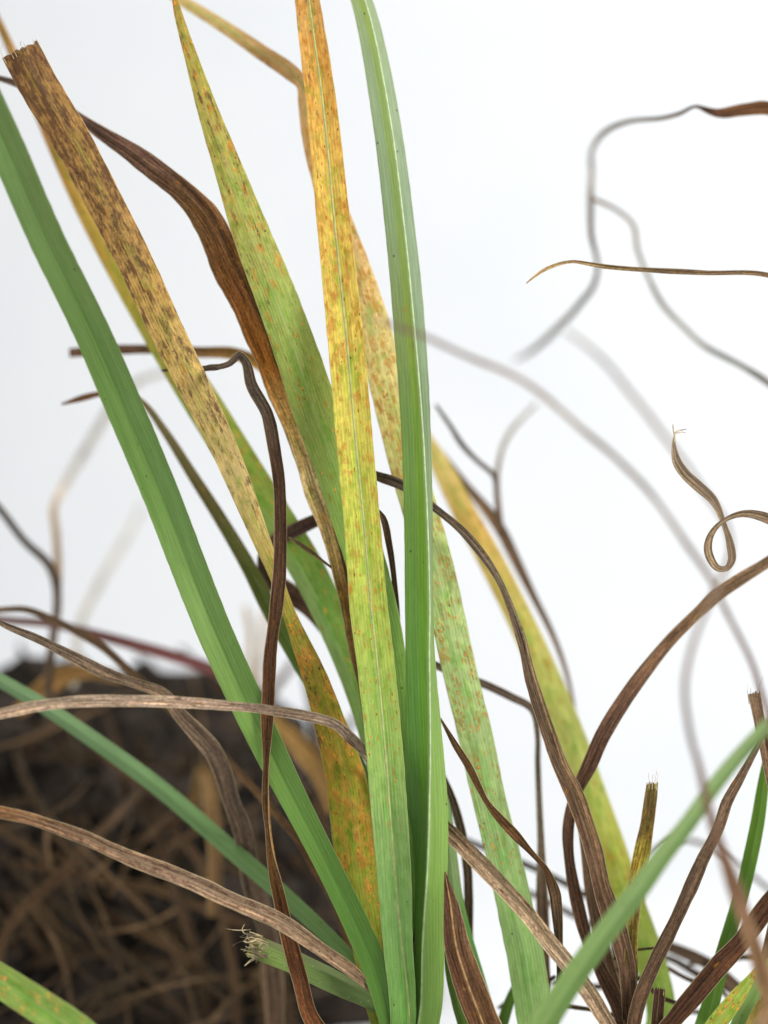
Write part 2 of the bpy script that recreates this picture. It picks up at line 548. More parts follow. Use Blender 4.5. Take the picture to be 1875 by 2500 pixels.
    for side_ in (0, 1):
        for i, row in enumerate(grid):
            for (p, nv, u, u_, al) in row:
                q = p - off - (nv * thick * (1 - 0.6 * abs(u_) ** 3) if side_ else Vector((0, 0, 0)))
                verts.append(q)
                hw = 0.5 * env[i] * S
                lcs.append((u * hw + sd * 0.37, al + sd * 0.73, sd * 1.7))
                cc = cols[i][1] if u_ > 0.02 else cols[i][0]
                tints.append((cc[0], cc[1], cc[2], 1.0))
                wears.append((cc[3], cc[4], rib))
                uus.append(u_)
    faces = []
    o2 = nu * nr
    for i in range(nr - 1):
        for j in range(nu - 1):
            a = i * nu + j
            faces.append((a, a + 1, a + nu + 1, a + nu))
            faces.append((o2 + a, o2 + a + nu, o2 + a + nu + 1, o2 + a + 1))
    for i in range(nr - 1):
        for j in (0, nu - 1):
            a = i * nu + j
            f = (a, a + nu, o2 + a + nu, o2 + a)
            faces.append(f if j == 0 else f[::-1])
    for i in (0, nr - 1):
        for j in range(nu - 1):
            a = i * nu + j
            f = (a, o2 + a, o2 + a + 1, a + 1)
            faces.append(f if i == 0 else f[::-1])
    me = bpy.data.meshes.new(name)
    me.from_pydata(verts, [], faces)
    def put(nm, typ, key, data, k):
        at_ = me.attributes.new(nm, typ, 'POINT')
        flat = [x for v in data for x in (v if k > 1 else (v,))]
        at_.data.foreach_set(key, flat)
    put('lc', 'FLOAT_VECTOR', 'vector', lcs, 3)
    put('tint', 'FLOAT_COLOR', 'color', tints, 4)
    put('wear', 'FLOAT_VECTOR', 'vector', wears, 3)
    put('uu', 'FLOAT', 'value', uus, 1)
    me.polygons.foreach_set('use_smooth', [True] * len(me.polygons))
    bm = bmesh.new(); bm.from_mesh(me)
    bmesh.ops.recalc_face_normals(bm, faces=bm.faces)
    bm.to_mesh(me); bm.free()
    ob = link(name, me, M[mat], root)
    if label:
        ob['label'] = label
    def surf(fi, u_):
        i = max(0, min(nr - 2, int(fi))); f = fi - i
        for j in range(nu - 1):
            if UC[j + 1] >= u_:
                break
        g = (u_ - UC[j]) / (UC[j + 1] - UC[j])
        p = (grid[i][j][0].lerp(grid[i][j + 1][0], g)).lerp(grid[i + 1][j][0].lerp(grid[i + 1][j + 1][0], g), f)
        du = (grid[i][j + 1][0] - grid[i][j][0]).normalized()
        dv = (grid[i + 1][j][0] - grid[i][j][0]).normalized()
        nn = du.cross(dv).normalized()
        if nn.dot(grid[i][j][1]) < 0:
            nn = -nn
        return p - off, du, dv, nn, Q[i][3]
    if midrib:      # a raised pale rib along the blade
        vv, ff = [], []
        prof_ = [(-1, -0.3), (-0.6, 0.75), (0, 1.0), (0.6, 0.75), (1, -0.3)]
        st = 0
        hwm = 0.00042 * (midrib[1] if len(midrib) > 1 else 1)
        for i in range(st, nr - 1):
            p, du, dv, nn, t_ = surf(i, 0.001)
            tap = min(1.0, env[i] / 45.0)
            for a, b in prof_:
                vv.append(p + du * a * hwm * tap + nn * (b * 0.00020 * tap))
        for i in range(nr - 2 - st):
            for j in range(4):
                a = i * 5 + j
                ff.append((a, a + 1, a + 6, a + 5))
        mm = bpy.data.meshes.new('midrib'); mm.from_pydata(vv, [], ff)
        mm.polygons.foreach_set('use_smooth', [True] * len(mm.polygons))
        link('midrib', mm, M[midrib[0]], ob)
    if pust:        # raised rust pustules, scattered in loose rows along the veins
        vv, ff = [], []
        made = 0
        tries = 0
        while made < pust and tries < pust * 14:
            tries += 1
            fi = rnd.uniform(2, nr - 3)
            t_ = Q[int(fi)][3]
            if not pust_range[0] <= t_ <= pust_range[1]:
                continue
            u_ = rnd.uniform(-0.9, 0.9)
            if abs(u_) < 0.07:
                continue
            dens = cols[int(fi)][0][3]
            p, du, dv, nn, _ = surf(fi, u_)
            cl = noise.noise(Vector((p.x * 300, p.z * 110, sd))) * 2.2 + 0.15
            if rnd.random() > max(0.0, cl) * (0.4 + dens):
                continue
            made += 1
            la = rnd.uniform(0.00035, 0.0010) * (1.5 if rnd.random() < 0.12 else 1)
            wa = rnd.uniform(0.00016, 0.00030)
            hh = rnd.uniform(0.00006, 0.00013)
            b0 = len(vv)
            k = 8
            for ring, (rr, zz) in enumerate(((1.0, -0.5), (0.62, 0.75))):
                for s_ in range(k):
                    an = 2 * math.pi * s_ / k
                    jit = 1 + 0.25 * rnd.uniform(-1, 1)
                    vv.append(p + du * (math.cos(an) * wa * rr * jit) + dv * (math.sin(an) * la * rr * jit) + nn * hh * zz)
            vv.append(p + nn * hh)
            for s_ in range(k):
                t2 = (s_ + 1) % k
                ff.append((b0 + s_, b0 + t2, b0 + k + t2, b0 + k + s_))
                ff.append((b0 + k + s_, b0 + k + t2, b0 + 2 * k))
        if vv:
            mm = bpy.data.meshes.new('rust_pustules'); mm.from_pydata(vv, [], ff)
            mm.polygons.foreach_set('use_smooth', [True] * len(mm.polygons))
            po = link('rust_pustules', mm, M[pmat], ob)
            po['kind'] = 'stuff'
    return ob, surf, nr

def fibre(parent_obj, root, pts, d, r=0.00012):
    """a single frayed fibre: thin tapering tube through photograph points"""
    Q = catmull([(a, b, 1) for a, b in pts], 4)
    off = root.location
    dd = d if isinstance(d, (list, tuple)) else (d, d)
    bm = bmesh.new()
    rings = []
    for i, q in enumerate(Q):
        f = i / max(1, len(Q) - 1)
        c = at(q[0], q[1], dd[0] + (dd[1] - dd[0]) * f) - off
        n0 = Q[max(0, i - 1)]; n1 = Q[min(len(Q) - 1, i + 1)]
        T = Vector((n1[0] - n0[0], 0.0, n0[1] - n1[1])).normalized()
        sd_ = Vector((-T.z, 0, T.x)); nn = Vector((0, 1, 0))
        rr = r * (1 - 0.6 * f)
        rings.append([bm.verts.new(c + sd_ * rr * math.cos(a) + nn * rr * math.sin(a)) for a in [2 * math.pi * j / 5 for j in range(5)]])
    for a, b in zip(rings, rings[1:]):
        for j in range(5):
            bm.faces.new((a[j], a[(j + 1) % 5], b[(j + 1) % 5], b[j]))
    me = bpy.data.meshes.new('fibre'); bm.to_mesh(me); bm.free()
    for p in me.polygons:
        p.use_smooth = True
    link('fibre', me, M['fibre'], parent_obj)


# ================================================================== the big clump in the middle
A = shoot('grass_clump', 'tall grass clump with broad upright green blades and rust-spotted yellow blades', 'grass clump', 975, 0.006, 0.010)

leaf(A, 'leaf_blade', [(860,-60,44,.28),(884,0,52,.28),(935,240,66,.28),(968,480,72,.28),(1000,800,77,.3),(1018,1100,72,.48),(1024,1500,70,.72),(1026,1600,72,.60),
     (1035,1800,90,.34),(1043,1960,101,.10),(1044,2130,98,-.02),(1044,2300,84,-.30),(1042,2500,64,-.6)],
     [(0,.020),(300,.010),(900,.002),(1600,.001),(2500,.006)],
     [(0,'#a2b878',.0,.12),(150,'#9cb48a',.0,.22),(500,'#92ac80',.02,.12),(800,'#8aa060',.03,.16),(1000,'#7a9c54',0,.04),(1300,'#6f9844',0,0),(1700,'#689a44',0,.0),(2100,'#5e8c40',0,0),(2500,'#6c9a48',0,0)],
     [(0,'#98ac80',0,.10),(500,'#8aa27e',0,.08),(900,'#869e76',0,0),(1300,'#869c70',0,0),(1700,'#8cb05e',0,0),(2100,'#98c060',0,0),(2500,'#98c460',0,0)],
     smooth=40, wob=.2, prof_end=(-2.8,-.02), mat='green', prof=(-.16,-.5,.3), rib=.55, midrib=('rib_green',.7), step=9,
     label='broad smooth green blade with a pale keel, tallest of the clump')

leaf(A, 'leaf_blade', [(742,-60,56,.12),(750,0,61,.12),(783,240,75,.10),(800,400,79,.08),(820,600,83,.05),(841,800,88,.05),(868,1100,90,.05),(886,1300,90,.1),(902,1500,93,.12),
     (915,1600,93,.08),(936,1800,90,.03),(949,1960,90,.02),(962,2130,84,.05),(971,2300,74,.25),(985,2500,62,.5)],
     [(0,.012),(500,.002),(1200,-.004),(2000,-.004),(2500,.002)],
     [(0,'#d4a468',.92,.46),(200,'#dcac58',.92,.40),(420,'#e2c060',.80,.20),(700,'#e2c862',.80,.12),(1000,'#dccf62',.62,.10),(1300,'#c9d05e',.55,.10),(1550,'#b6c860',.42,.05),(1800,'#a4c268',.26,.02),(2000,'#98bc70',.14,0),(2250,'#8cb66c',.02,0),(2500,'#7cac58',.02,0)],
     smooth=40, prof_end=(.05,1.1), mat='rusty', prof=(.20,.26,.1), rib=.5, bow=.05, midrib=('rib_yellow',.8), wob=.25, pust=90, pust_range=(0,.8), step=9,
     label='upright yellow blade with orange rust spots, fading to green at its foot')

leaf(A, 'leaf_blade', [(-160,0,84),(-60,190,88),(35,400,88),(120,600,87),(223,800,88),(293,970,92),(394,1205,90),(467,1400,88),(549,1600,86),(641,1795,82),(716,1950,68),(798,2105,60),(872,2260,64),(930,2390,66),(958,2500,54)],
     [(0,-.045),(300,-.034),(900,-.018),(1400,-.006),(1800,-.001),(2300,.002),(2500,.003)],
     [(100,'#6c9052',0,0),(500,'#708f50',0,0),(900,'#6a8c46',0,.0),(1200,'#749a4c',0,0),(1500,'#86aa5c',0,0),(1800,'#78a04c',0,0),(2200,'#5f8a38',0,0),(2500,'#5c8836',0,0)],
     [(100,'#749256',0,0),(500,'#749050',0,0),(900,'#6c8e4a',0,.0),(1200,'#709650',0,0),(1500,'#74984e',0,0),(1800,'#729a4a',0,0),(2200,'#5c8636',0,0),(2500,'#588434',0,0)],
     mat='green', prof=(.20,.26,0), rib=-.55, step=9, bow=.02, smooth=90, wob=.2,
     label='long plain green leaning blade that passes in front of the root ball')

leaf(A, 'leaf_blade', [(420,-40,3),(426,0,16),(461,120,30),(506,265,51),(557,410,70),(612,567,92),(657,680,100),(702,800,104),(765,985,112),(822,1140,108),(868,1290,100),(910,1430,94),(945,1570,84),(970,1750,70),(985,1950,60),(1000,2250,50)],
     [(0,.006),(600,.004),(1000,.007),(1400,.010),(2250,.012)],
     [(0,'#b99c50',.7,.42),(120,'#b8a854',.7,.50),(350,'#bab460',.62,.56),(600,'#b4b864',.54,.52),(750,'#a8ba64',.44,.42),(900,'#a0b05c',.32,.36),(1100,'#94aa58',.18,.3),(1400,'#94bc62',0,0),(2250,'#7ca44c',0,0)],
     smooth=40, wob=.25, mat='rusty', prof=(-.10,-.14,-.05), rib=.18, midrib=None, pust=50, pust_range=(0,.55), step=9, bow=.05,
     label='yellow-green blade with brown flecks and a long pointed tip')

D1, sfD1, nrD1 = leaf(A, 'leaf_blade', [(44,112,96),(92,207,97),(155,306,95),(264,512,90),(335,651,88),(400,795,84),(487,970,76),(572,1152,62),(630,1300,46),(672,1400,34),(697,1475,26),(732,1565,46),(775,1670,64),(812,1790,80),(843,1890,98),(855,1970,104),(868,2105,100),(892,2260,88),(915,2400,72),(935,2500,60)],
     [(0,.000),(700,.004),(1400,.005),(1900,.010),(2500,.012)],
     [(100,'#a67e4e',.15,.98),(300,'#c09458',.25,.92),(500,'#caa060',.35,.88),(700,'#d4ac66',.40,.76),(900,'#e0c078',.38,.66),(1150,'#e2ca8c',.32,.58),(1350,'#c8b468',.35,.48),(1500,'#b0a048',.5,.46),(1650,'#a89838',.85,.55),(1850,'#a09430',.9,.52),(2050,'#a4a43c',.85,.25),(2300,'#98a03c',.6,.05),(2500,'#86a040',.4,0)],
     mat='rusty', prof=(-.10,-.16,.1), rib=.05, wob=.25, smooth=45, bow=.04, pust=130, pust_range=(.56,1.0), step=9, cut=12,
     label='clipped leaf with dark brown mottled end, narrowing to a waist, rust-orange at its foot')
for a in ([(8,140),(2,125),(6,108)],[(26,128),(22,117),(19,112)],[(34,124),(30,116)],[(52,113),(49,104),(53,100)],[(60,110),(57,104)],[(82,103),(80,96)],[(90,101),(89,95)]):
    fibre(D1, A, [(a[0][0] + 8, a[0][1] + 15)] + a, .0002)

leaf(A, 'dry_leaf', [(-60,176,14),(10,192,20),(110,228,22),(211,301,24),(271,338,36),(362,400,50),(434,458,56),(500,522,80),(532,590,90),(578,690,86),(632,800,84),(690,950,82),(735,1062,74),(772,1176,66),(812,1297,62),(838,1400,54),(858,1500,46),(878,1611,40),(895,1712,34),(930,1950,30)],
     [(0,.040),(.12,.030),(400,.016),(600,.010),(1000,.0135),(1400,.016),(1950,.020)],
     [(0,'#5c4a40',0,.3),(400,'#6c5040',.1,.3),(520,'#86603a',.2,.30),(700,'#8e5a30',.3,.3),(900,'#ae6c2c',.5,.25),(1020,'#dcb06c',.45,.05),(1180,'#e8cc94',.4,.05),(1330,'#dcb878',.5,.1),(1430,'#8c6638',.4,.5),(1700,'#86643a',.3,.5),(1950,'#6a4a2c',.1,.5)],
     [(0,'#5c4a40',0,.3),(400,'#64483a',.1,.4),(520,'#7a5434',.15,.3),(700,'#6c4828',.2,.3),(900,'#6a4420',.5,.4),(1100,'#603c18',.4,.4),(1300,'#704a24',.4,.5),(1950,'#5a4026',.1,.5)],  # right face: its own darker brown plus painted shade of the fold
     mat='dry', prof=(-.25,-.75,.15), rib=.0, wob=.45, smooth=45, step=9,
     label='folded brown leaf, tan on one face, darker brown with painted shade on the other, behind the yellow-green blade')

leaf(A, 'leaf_blade', [(-50,-40,12),(0,58,19),(19,104,22),(70,215,26),(118,325,32),(150,392,40),(216,520,56),(298,665,68),(380,805,76),(482,965,90),(566,1100,90),(655,1240,88),(752,1390,86),(812,1515,80),(862,1640,72),(905,1780,62),(945,2000,50),(965,2300,44)],
     [(0,.075),(700,.060),(1100,.045),(1400,.036),(2300,.018)],
     [(0,'#98703c',.2,.2),(330,'#b8884a',.4,.2),(520,'#c8a450',.4,.1),(700,'#c4b050',.35,.06),(900,'#a8ac4c',.3,.04),(1150,'#a0b458',.25,.0),(1400,'#a0c078',.05,0),(2300,'#88ac60',0,0)],
     [(0,'#98703c',.2,.2),(330,'#b8884a',.4,.2),(520,'#c8a450',.4,.1),(700,'#c4b050',.35,.06),(900,'#a8ac4c',.3,.04),(1150,'#8ea448',.5,.02),(1400,'#7ca04a',.35,0),(2300,'#7a9c48',.1,0)],
     smooth=60, mat='rusty', prof=(-.3,-.2,-.25), rib=.0, step=14,
     label='soft yellow-green blade with rust spots, seen behind the clipped brown leaf')

leaf(A, 'dry_leaf', [(150,987,5),(200,972,16),(245,961,13),(300,958,10),(345,980,14),(400,1050,20),(470,1160,27),(540,1270,32),(610,1390,38),(655,1480,42),(718,1590,44),(790,1712,46),(855,1835,46),(915,1990,38),(955,2250,34)],
     [(0,.055),(.25,.050),(.6,.034),(1,.020)],
     [(0,'#7b5236',.2,.3),(.08,'#7b5236',.2,.3),(.16,'#8a7a58',0,.2),(.3,'#6b6238',.1,.3),(.5,'#5f6c30',0,.2),(.65,'#63883c',0,.1),(.8,'#88ad70',0,0),(1,'#7fa060',0,0)],
     mat='rusty', prof=(-.25,-.25,0), rib=.1, step=14,
     label='thin olive blade arching over to a brown drooping tip')

leaf(A, 'dry_leaf', [(169,862,22),(250,856,24),(362,853,24),(482,860,26),(573,864,28),(633,889,30),(700,950,30),(770,1080,30),(850,1350,28),(930,1700,28),(965,2200,28)],
     [(0,.075),(.3,.055),(1,.03)],
     [(0,'#7c5a48',.1,.4),(.15,'#7a5c48',.2,.4),(.25,'#b0843c',.3,.2),(.4,'#b3893f',.4,.1),(1,'#8a6a38',.1,.3)],
     mat='dry', prof=(.3,.3,0), wob=.2, step=14, label='dull ochre leaf bent over flat, crossing behind the clipped leaf')

leaf(A, 'dry_leaf', [(395,905,6),(440,900,10),(500,898,12),(560,886,16),(583,866,24),(600,880,26),(616,940,29),(652,1010,33),(672,1100,32),(684,1190,33),(687,1300,33),(684,1400,36),(675,1480,37),(662,1600,34),(656,1712,33),(653,1850,21),(652,1950,16),(657,2020,13),(665,2096,23),(681,2172,34),(706,2286,42),(732,2383,42),(767,2497,44)],
     [(0,.030),(.07,.010),(900,-.004),(1400,-.006),(1712,-.004),(2230,-.002),(2497,.0)],
     [(0,'#4c4038',0,.5),(.08,'#6f6055',0,.4),(1000,'#54463a',0,.5),(1150,'#4c3626',0,.5),(1400,'#573c2a',.05,.5),(1700,'#5e3c26',.1,.5),(1900,'#6d4c2c',.1,.4),(2100,'#8a6236',.15,.4),(2250,'#6a4026',.15,.4),(2497,'#6f4428',.1,.4)],
     mat='dry', prof=(.35,.2,.1), rib=.28, wob=.35, twist=True, step=8,
     wf=0.92, label='narrow dark brown dry leaf hanging vertically over the long green blade')

leaf(A, 'dry_leaf', [(-60,1752,26),(0,1743,30),(84,1725,31),(190,1712,31),(337,1711,31),(464,1716,30),(591,1725,26),(696,1738,28),(769,1752,30),(819,1768,28),(853,1797,30),(891,1834,30),(935,1920,28),(965,2100,26),(975,2300,26)],
     [(0,-.030),(.3,-.020),(.5,-.012),(.58,-.008),(.66,.004),(.7,.008),(1,.010)],
     [(0,'#c0a48e',.05,.45),(.2,'#c4aa96',.1,.45),(.42,'#bca08c',.08,.48),(.52,'#8c7868',0,.6),(.6,'#988474',0,.55),(1,'#7a6454',0,.5)],
     mat='dry', prof=(.35,.45,-.1), rib=.25, wob=.5, step=8,
     wf=0.92, label='grey-brown dry leaf arching level across the leaning green blade')

leaf(A, 'dry_leaf', [(-60,1966,30),(0,1981,33),(63,1995,34),(127,2015,35),(211,2045,36),(274,2074,37),(337,2101,40),(422,2133,42),(485,2159,43),(548,2189,43),(633,2225,44),(705,2263,42),(790,2322,37),(853,2366,30),(912,2419,20),(955,2465,18)],
     [(0,-.022),(.5,-.014),(.75,-.009),(.88,-.001),(1,.010)],
     [(0,'#a4805e',.25,.4),(.06,'#a07450',.3,.4),(.2,'#9a7a60',.05,.62),(.5,'#a68a74',0,.62),(.75,'#ac8e74',0,.58),(1,'#94765c',0,.6)],
     mat='dry', prof=(.45,.35,.1), rib=.65, wob=.5, step=8,
     wf=0.92, label='straight ribbed dry brown leaf slanting down to the clump foot')

leaf(A, 'leaf_blade', [(-60,1632,32),(0,1661,35),(84,1704,36),(148,1752,38),(253,1824,40),(337,1886,42),(430,1948,43),(485,2010,44),(578,2088,44),(654,2152,44),(727,2217,42),(795,2280,38),(868,2350,32),(935,2430,28)],
     [(0,.045),(.4,.050),(.75,.032),(1,.012)],
     [(0,'#789a6c',0,0),(.4,'#7aa068',0,0),(1,'#70964c',0,0)],
     mat='green', prof=(-.45,-.45,0), rib=.10, step=14, smooth=100,
     label='slim soft green blade slanting down across the root ball')

C1, sfC1, nrC1 = leaf(A, 'leaf_blade', [(588,2300,48),(615,2308,54),(655,2323,56),(720,2349,56),(780,2378,58),(845,2410,54),(905,2440,46),(945,2470,40)],
     [(0,.004),(.6,.010),(1,.012)],
     [(0,'#b0ac6c',.0,.35),(.10,'#8fa854',0,.25),(.2,'#84a050',0,.20),(.5,'#708c48',0,.35),(.75,'#708a50',0,.35),(1,'#6a8848',0,.1)],
     [(0,'#c0b88c',.0,.35),(.12,'#a8b078',0,.25),(.3,'#a0b478',0,.10),(1,'#90a868',0,.0)],
     mat='green', prof=(.30,.62,.35), rib=.1, wob=.2, step=7, cut=44,
     label='short chopped green leaf with a frayed pale fibrous end')
rndf = random.Random(5)
for i in range(44):
    f_ = rndf.random()
    x0 = 596 + rndf.uniform(0, 40) + 14 * f_; y0 = 2279 + f_ * 58 + rndf.uniform(-4, 4)
    p = [(x0 + 16, y0 + 6), (x0, y0)]
    an = math.radians(rndf.uniform(140, 245)); turn = rndf.uniform(-1.1, 1.1)
    st_ = rndf.uniform(4, 10)
    for k_ in range(rndf.randint(2, 4)):
        x0 += st_ * math.cos(an); y0 -= st_ * math.sin(an)
        an += turn * rndf.uniform(.3, 1.0)
        p.append((x0, y0))
    fibre(C1, A, p, (.003, .003 + rndf.uniform(-.004, .002)), rndf.choice((.00010, .00013, .00018, .00026)))
fibre(C1, A, [(612, 2270), (585, 2271), (568, 2270), (551, 2267)], .003, .0002)
fibre(C1, A, [(628, 2338), (612, 2345), (597, 2358)], (.003, .001), .0005)

leaf(A, 'dry_leaf', [(870,1140,8),(920,1162,25),(983,1186,26),(1056,1236,23),(1134,1303,26),(1188,1369,25),(1219,1420,20),(1250,1495,22),(1272,1556,32),(1297,1662,39),(1331,1767,43),(1365,1864,48),(1404,1945,50),(1445,2067,54),(1472,2176,54),(1508,2278,52),(1529,2362,48),(1538,2488,48)],
     [(0,.012),(.1,.013),(.2,.012),(.4,.004),(.6,.004),(1,.010)],
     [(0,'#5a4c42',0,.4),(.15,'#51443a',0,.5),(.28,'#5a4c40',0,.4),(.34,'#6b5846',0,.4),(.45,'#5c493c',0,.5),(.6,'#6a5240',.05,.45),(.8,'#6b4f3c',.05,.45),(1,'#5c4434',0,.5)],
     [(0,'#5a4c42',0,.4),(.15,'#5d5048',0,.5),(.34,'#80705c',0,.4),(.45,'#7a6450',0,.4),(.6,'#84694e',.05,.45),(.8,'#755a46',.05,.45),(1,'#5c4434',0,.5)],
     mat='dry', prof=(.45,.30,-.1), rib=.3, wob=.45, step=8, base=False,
     wf=0.86, label='long grey-brown folded leaf arching out from behind the tallest green blade')

leaf(A, 'dry_leaf', [(918,1240,4),(934,1262,14),(950,1330,18),(962,1410,14),(972,1550,16),(984,1800,22),(1000,2050,26)], [(0,.006),(.25,.012),(.5,.020),(1,.016)],
     [(0,'#5c4636',0,.5),(1,'#4a382a',0,.5)], mat='dry', prof=(.4,.4,0), wob=.2, label='dark brown sliver of leaf between the two upright blades')
leaf(A, 'dry_leaf', [(705,1312,4),(722,1322,9),(750,1341,11),(785,1367,7),(820,1396,5),(850,1440,5),(890,1600,5),(930,1900,6)], [(0,.006),(.1,.010),(.2,.018),(1,.016)],
     [(0,'#8a7055',0,.4),(.1,'#5c4632',0,.5),(1,'#5c4632',0,.5)], mat='dry', prof=(.4,.4,0), rib=.4, step=6, label='tiny thin dry leaf tip poking out beside the brown hanging leaf')
leaf(A, 'dry_leaf', [(860,1232,20),(790,1262,30),(725,1292,36),(672,1322,36),(646,1362,36),(662,1412,44),(708,1448,50),(760,1487,46),(815,1560,40),(870,1700,34),(930,1950,30)],
     [(0,.030),(.25,.040),(.4,.052),(.6,.045),(1,.022)],
     [(0,'#4f3a30',0,.3),(.3,'#54403a',0,.2),(.5,'#6a4c3e',0,.2),(.7,'#64483a',0,.3),(1,'#5a4030',0,.3)], mat='dry', prof=(.15,.15,0), rib=.05, step=10,
     label='brown leaf doubled back in a loop behind the clipped leaf')
leaf(A, 'leaf_blade', [(1062,1880,16),(1082,1960,30),(1099,2100,38),(1112,2200,40),(1132,2290,44),(1162,2390,44),(1195,2500,42)], [(0,.016),(.4,.018),(1,.024)],
     [(0,'#7fb060',0,0),(.4,'#a0bc80',0,0),(.6,'#6fa850',0,0),(1,'#5a8c40',0,0)], mat='green', prof=(-.3,-.2,0), rib=.1, base=False,
     label='slender pale green blade close behind the foot of the upright green blade')
leaf(A, 'dry_leaf', [(1086,2128,3),(1091,2155,16),(1102,2214,40),(1114,2299,62),(1143,2396,74),(1178,2488,76),(1192,2530,76)], [(0,-.001),(.3,-.003),(1,-.003)],
     [(0,'#5c3e2c',.05,.4),(.3,'#5f4230',.08,.5),(.6,'#664430',.15,.5),(1,'#745036',.15,.45)],
     [(0,'#5c3e2c',.05,.4),(.3,'#7a5a44',.08,.5),(.6,'#705038',.15,.5),(1,'#745036',.15,.45)],
     mat='dry', prof=(.20,.12,-.08), rib=.3, wob=.35, step=7, midrib=('rib_straw',.8),
     label='wide dead brown leaf with a raised tan midrib at the foot of the clump')
leaf(A, 'leaf_blade', [(1092,2320,16),(1103,2390,26),(1118,2450,30),(1134,2530,34)], [(0,.012),(1,.014)], [(0,'#587a2c',0,0),(1,'#567828',0,0)], mat='green', prof=(-.3,-.3,0), rib=.1, label='dark green blade half hidden behind the wide dead leaf')

# ================================================================== right-hand shoot with the pale rusty blade
B = shoot('grass_shoot', 'grass shoot whose tall pale green blade is dotted with orange rust', 'grass shoot', 1340, 0.02)
leaf(B, 'leaf_blade', [(330,-70,22),(432,-6,26),(543,62,32),(640,128,38),(712,178,40),(738,205,32),(745,250,36),(762,340,48),(795,450,62),(832,560,72),(874,680,80),(912,800,84),(940,920,86),(975,1060,88),(1006,1180,88),(1046,1315,86),(1076,1430,86),(1104,1556,84),(1132,1680,84),(1162,1801,84),(1196,1960,82),(1227,2080,84),(1255,2202,88),(1285,2350,90),(1306,2490,88)],
     [(0,.070),(.12,.044),(300,.030),(800,.024),(1500,.016),(2490,.018)],
     [(0,'#d8b878',.25,.15),(.08,'#d8bc80',.2,.15),(.115,'#c4a06c',.2,.3),(.135,'#b08a58',.3,.4),(400,'#dcb680',.6,.2),(600,'#ecc890',.70,.10),(850,'#f0dc9c',.66,.10),(1050,'#e8dc98',.6,.04),(1250,'#ccd890',.5,.0),(1500,'#cce09c',.46,0),(1800,'#c4dc98',.42,0),(2050,'#b4d490',.26,0),(2250,'#a4c880',.06,0),(2490,'#9cc078',0,0)],
     wob=.25, mat='rusty', prof=(-.12,-.10,.0), rib=.25, pust=420, pmat='pustule_pale', pust_range=(.30,.88), step=9, bow=.04,
     label='long pale green blade with orange rust flecks, kinked over sideways near the top')
leaf(B, 'leaf_blade', [(1264,2395,12),(1252,2425,22),(1236,2470,27),(1218,2530,28)], [(0,.034),(1,.03)], [(0,'#5c8030',0,0),(1,'#587a2c',0,0)], mat='green', prof=(-.3,-.3,0), rib=.1, base=False, label='small dark green blade leaning behind the pale rusty blade')
leaf(B, 'dry_leaf', [(1074,1752,4),(1092,1783,9),(1115,1822,16),(1144,1868,19),(1170,1918,16),(1190,1955,13),(1217,1991,20),(1259,2037,24),(1302,2083,17),(1335,2121,17),(1352,2168,26),(1361,2227,25),(1367,2299,16),(1368,2400,18)],
     [(0,.010),(.2,.004),(.6,.002),(1,.012)], [(0,'#6a4c36',0,.4),(.4,'#7a5434',.1,.4),(.6,'#6c4c34',.05,.4),(.8,'#5e4c38',0,.4),(1,'#54422f',0,.4)],
     mat='dry', prof=(.4,.3,.1), rib=.4, wob=.25, twist=True, step=6, label='thin twisted brown leaf curling down across the pale rusty blade')
leaf(B, 'dry_leaf', [(1030,1604,14),(1064,1624,22),(1125,1648,22),(1191,1674,24),(1245,1700,24),(1300,1732,22),(1312,1790,16),(1313,1860,17),(1316,1950,18),(1321,2067,22),(1323,2172,34),(1326,2256,36),(1331,2341,26),(1336,2420,22)],
     [(0,.034),(.3,.045),(.5,.05),(1,.035)], [(0,'#5f5046',0,.2),(.3,'#6a5a50',0,.2),(.6,'#7a6a58',0,.2),(.8,'#705848',0,.3),(1,'#6a5444',0,.3)],
     mat='dry', prof=(.2,.2,0), step=12, wf=0.85, label='brown straw bent sharply at a node behind the pale blade')
leaf(B, 'dry_leaf', [(1078,1880,8),(1098,1935,18),(1123,2016,21),(1140,2109,23),(1144,2193,25),(1143,2280,24),(1150,2400,24)], [(0,.030),(1,.034)],
     [(0,'#5a4a3e',0,.3),(1,'#6a5545',0,.3)], mat='dry', prof=(.3,.3,0), wob=.2, step=12, base=False, label='dull brown straw standing close behind the upright green blade')
leaf(B, 'leaf_blade', [(1930,1700,34),(1871,1771,37),(1842,1803,39),(1787,1864,42),(1732,1934,45),(1681,2008,48),(1618,2088,54),(1555,2176,60),(1496,2252,64),(1428,2345,68),(1352,2460,72),(1320,2520,74)],
     [(0,-.085),(.6,-.075),(1,-.060)],
     [(0,'#a0bc80',0,0),(.4,'#98b876',0,0),(1,'#90b464',0,0)], [(0,'#8aa868',0,0),(.4,'#86a866',0,0),(1,'#82a85a',0,0)][::1],
     mat='green', prof=(.2,.25,.2), rib=.05, step=14, wf=0.88, label='out-of-focus green blade sweeping up in front of the dry leaves')

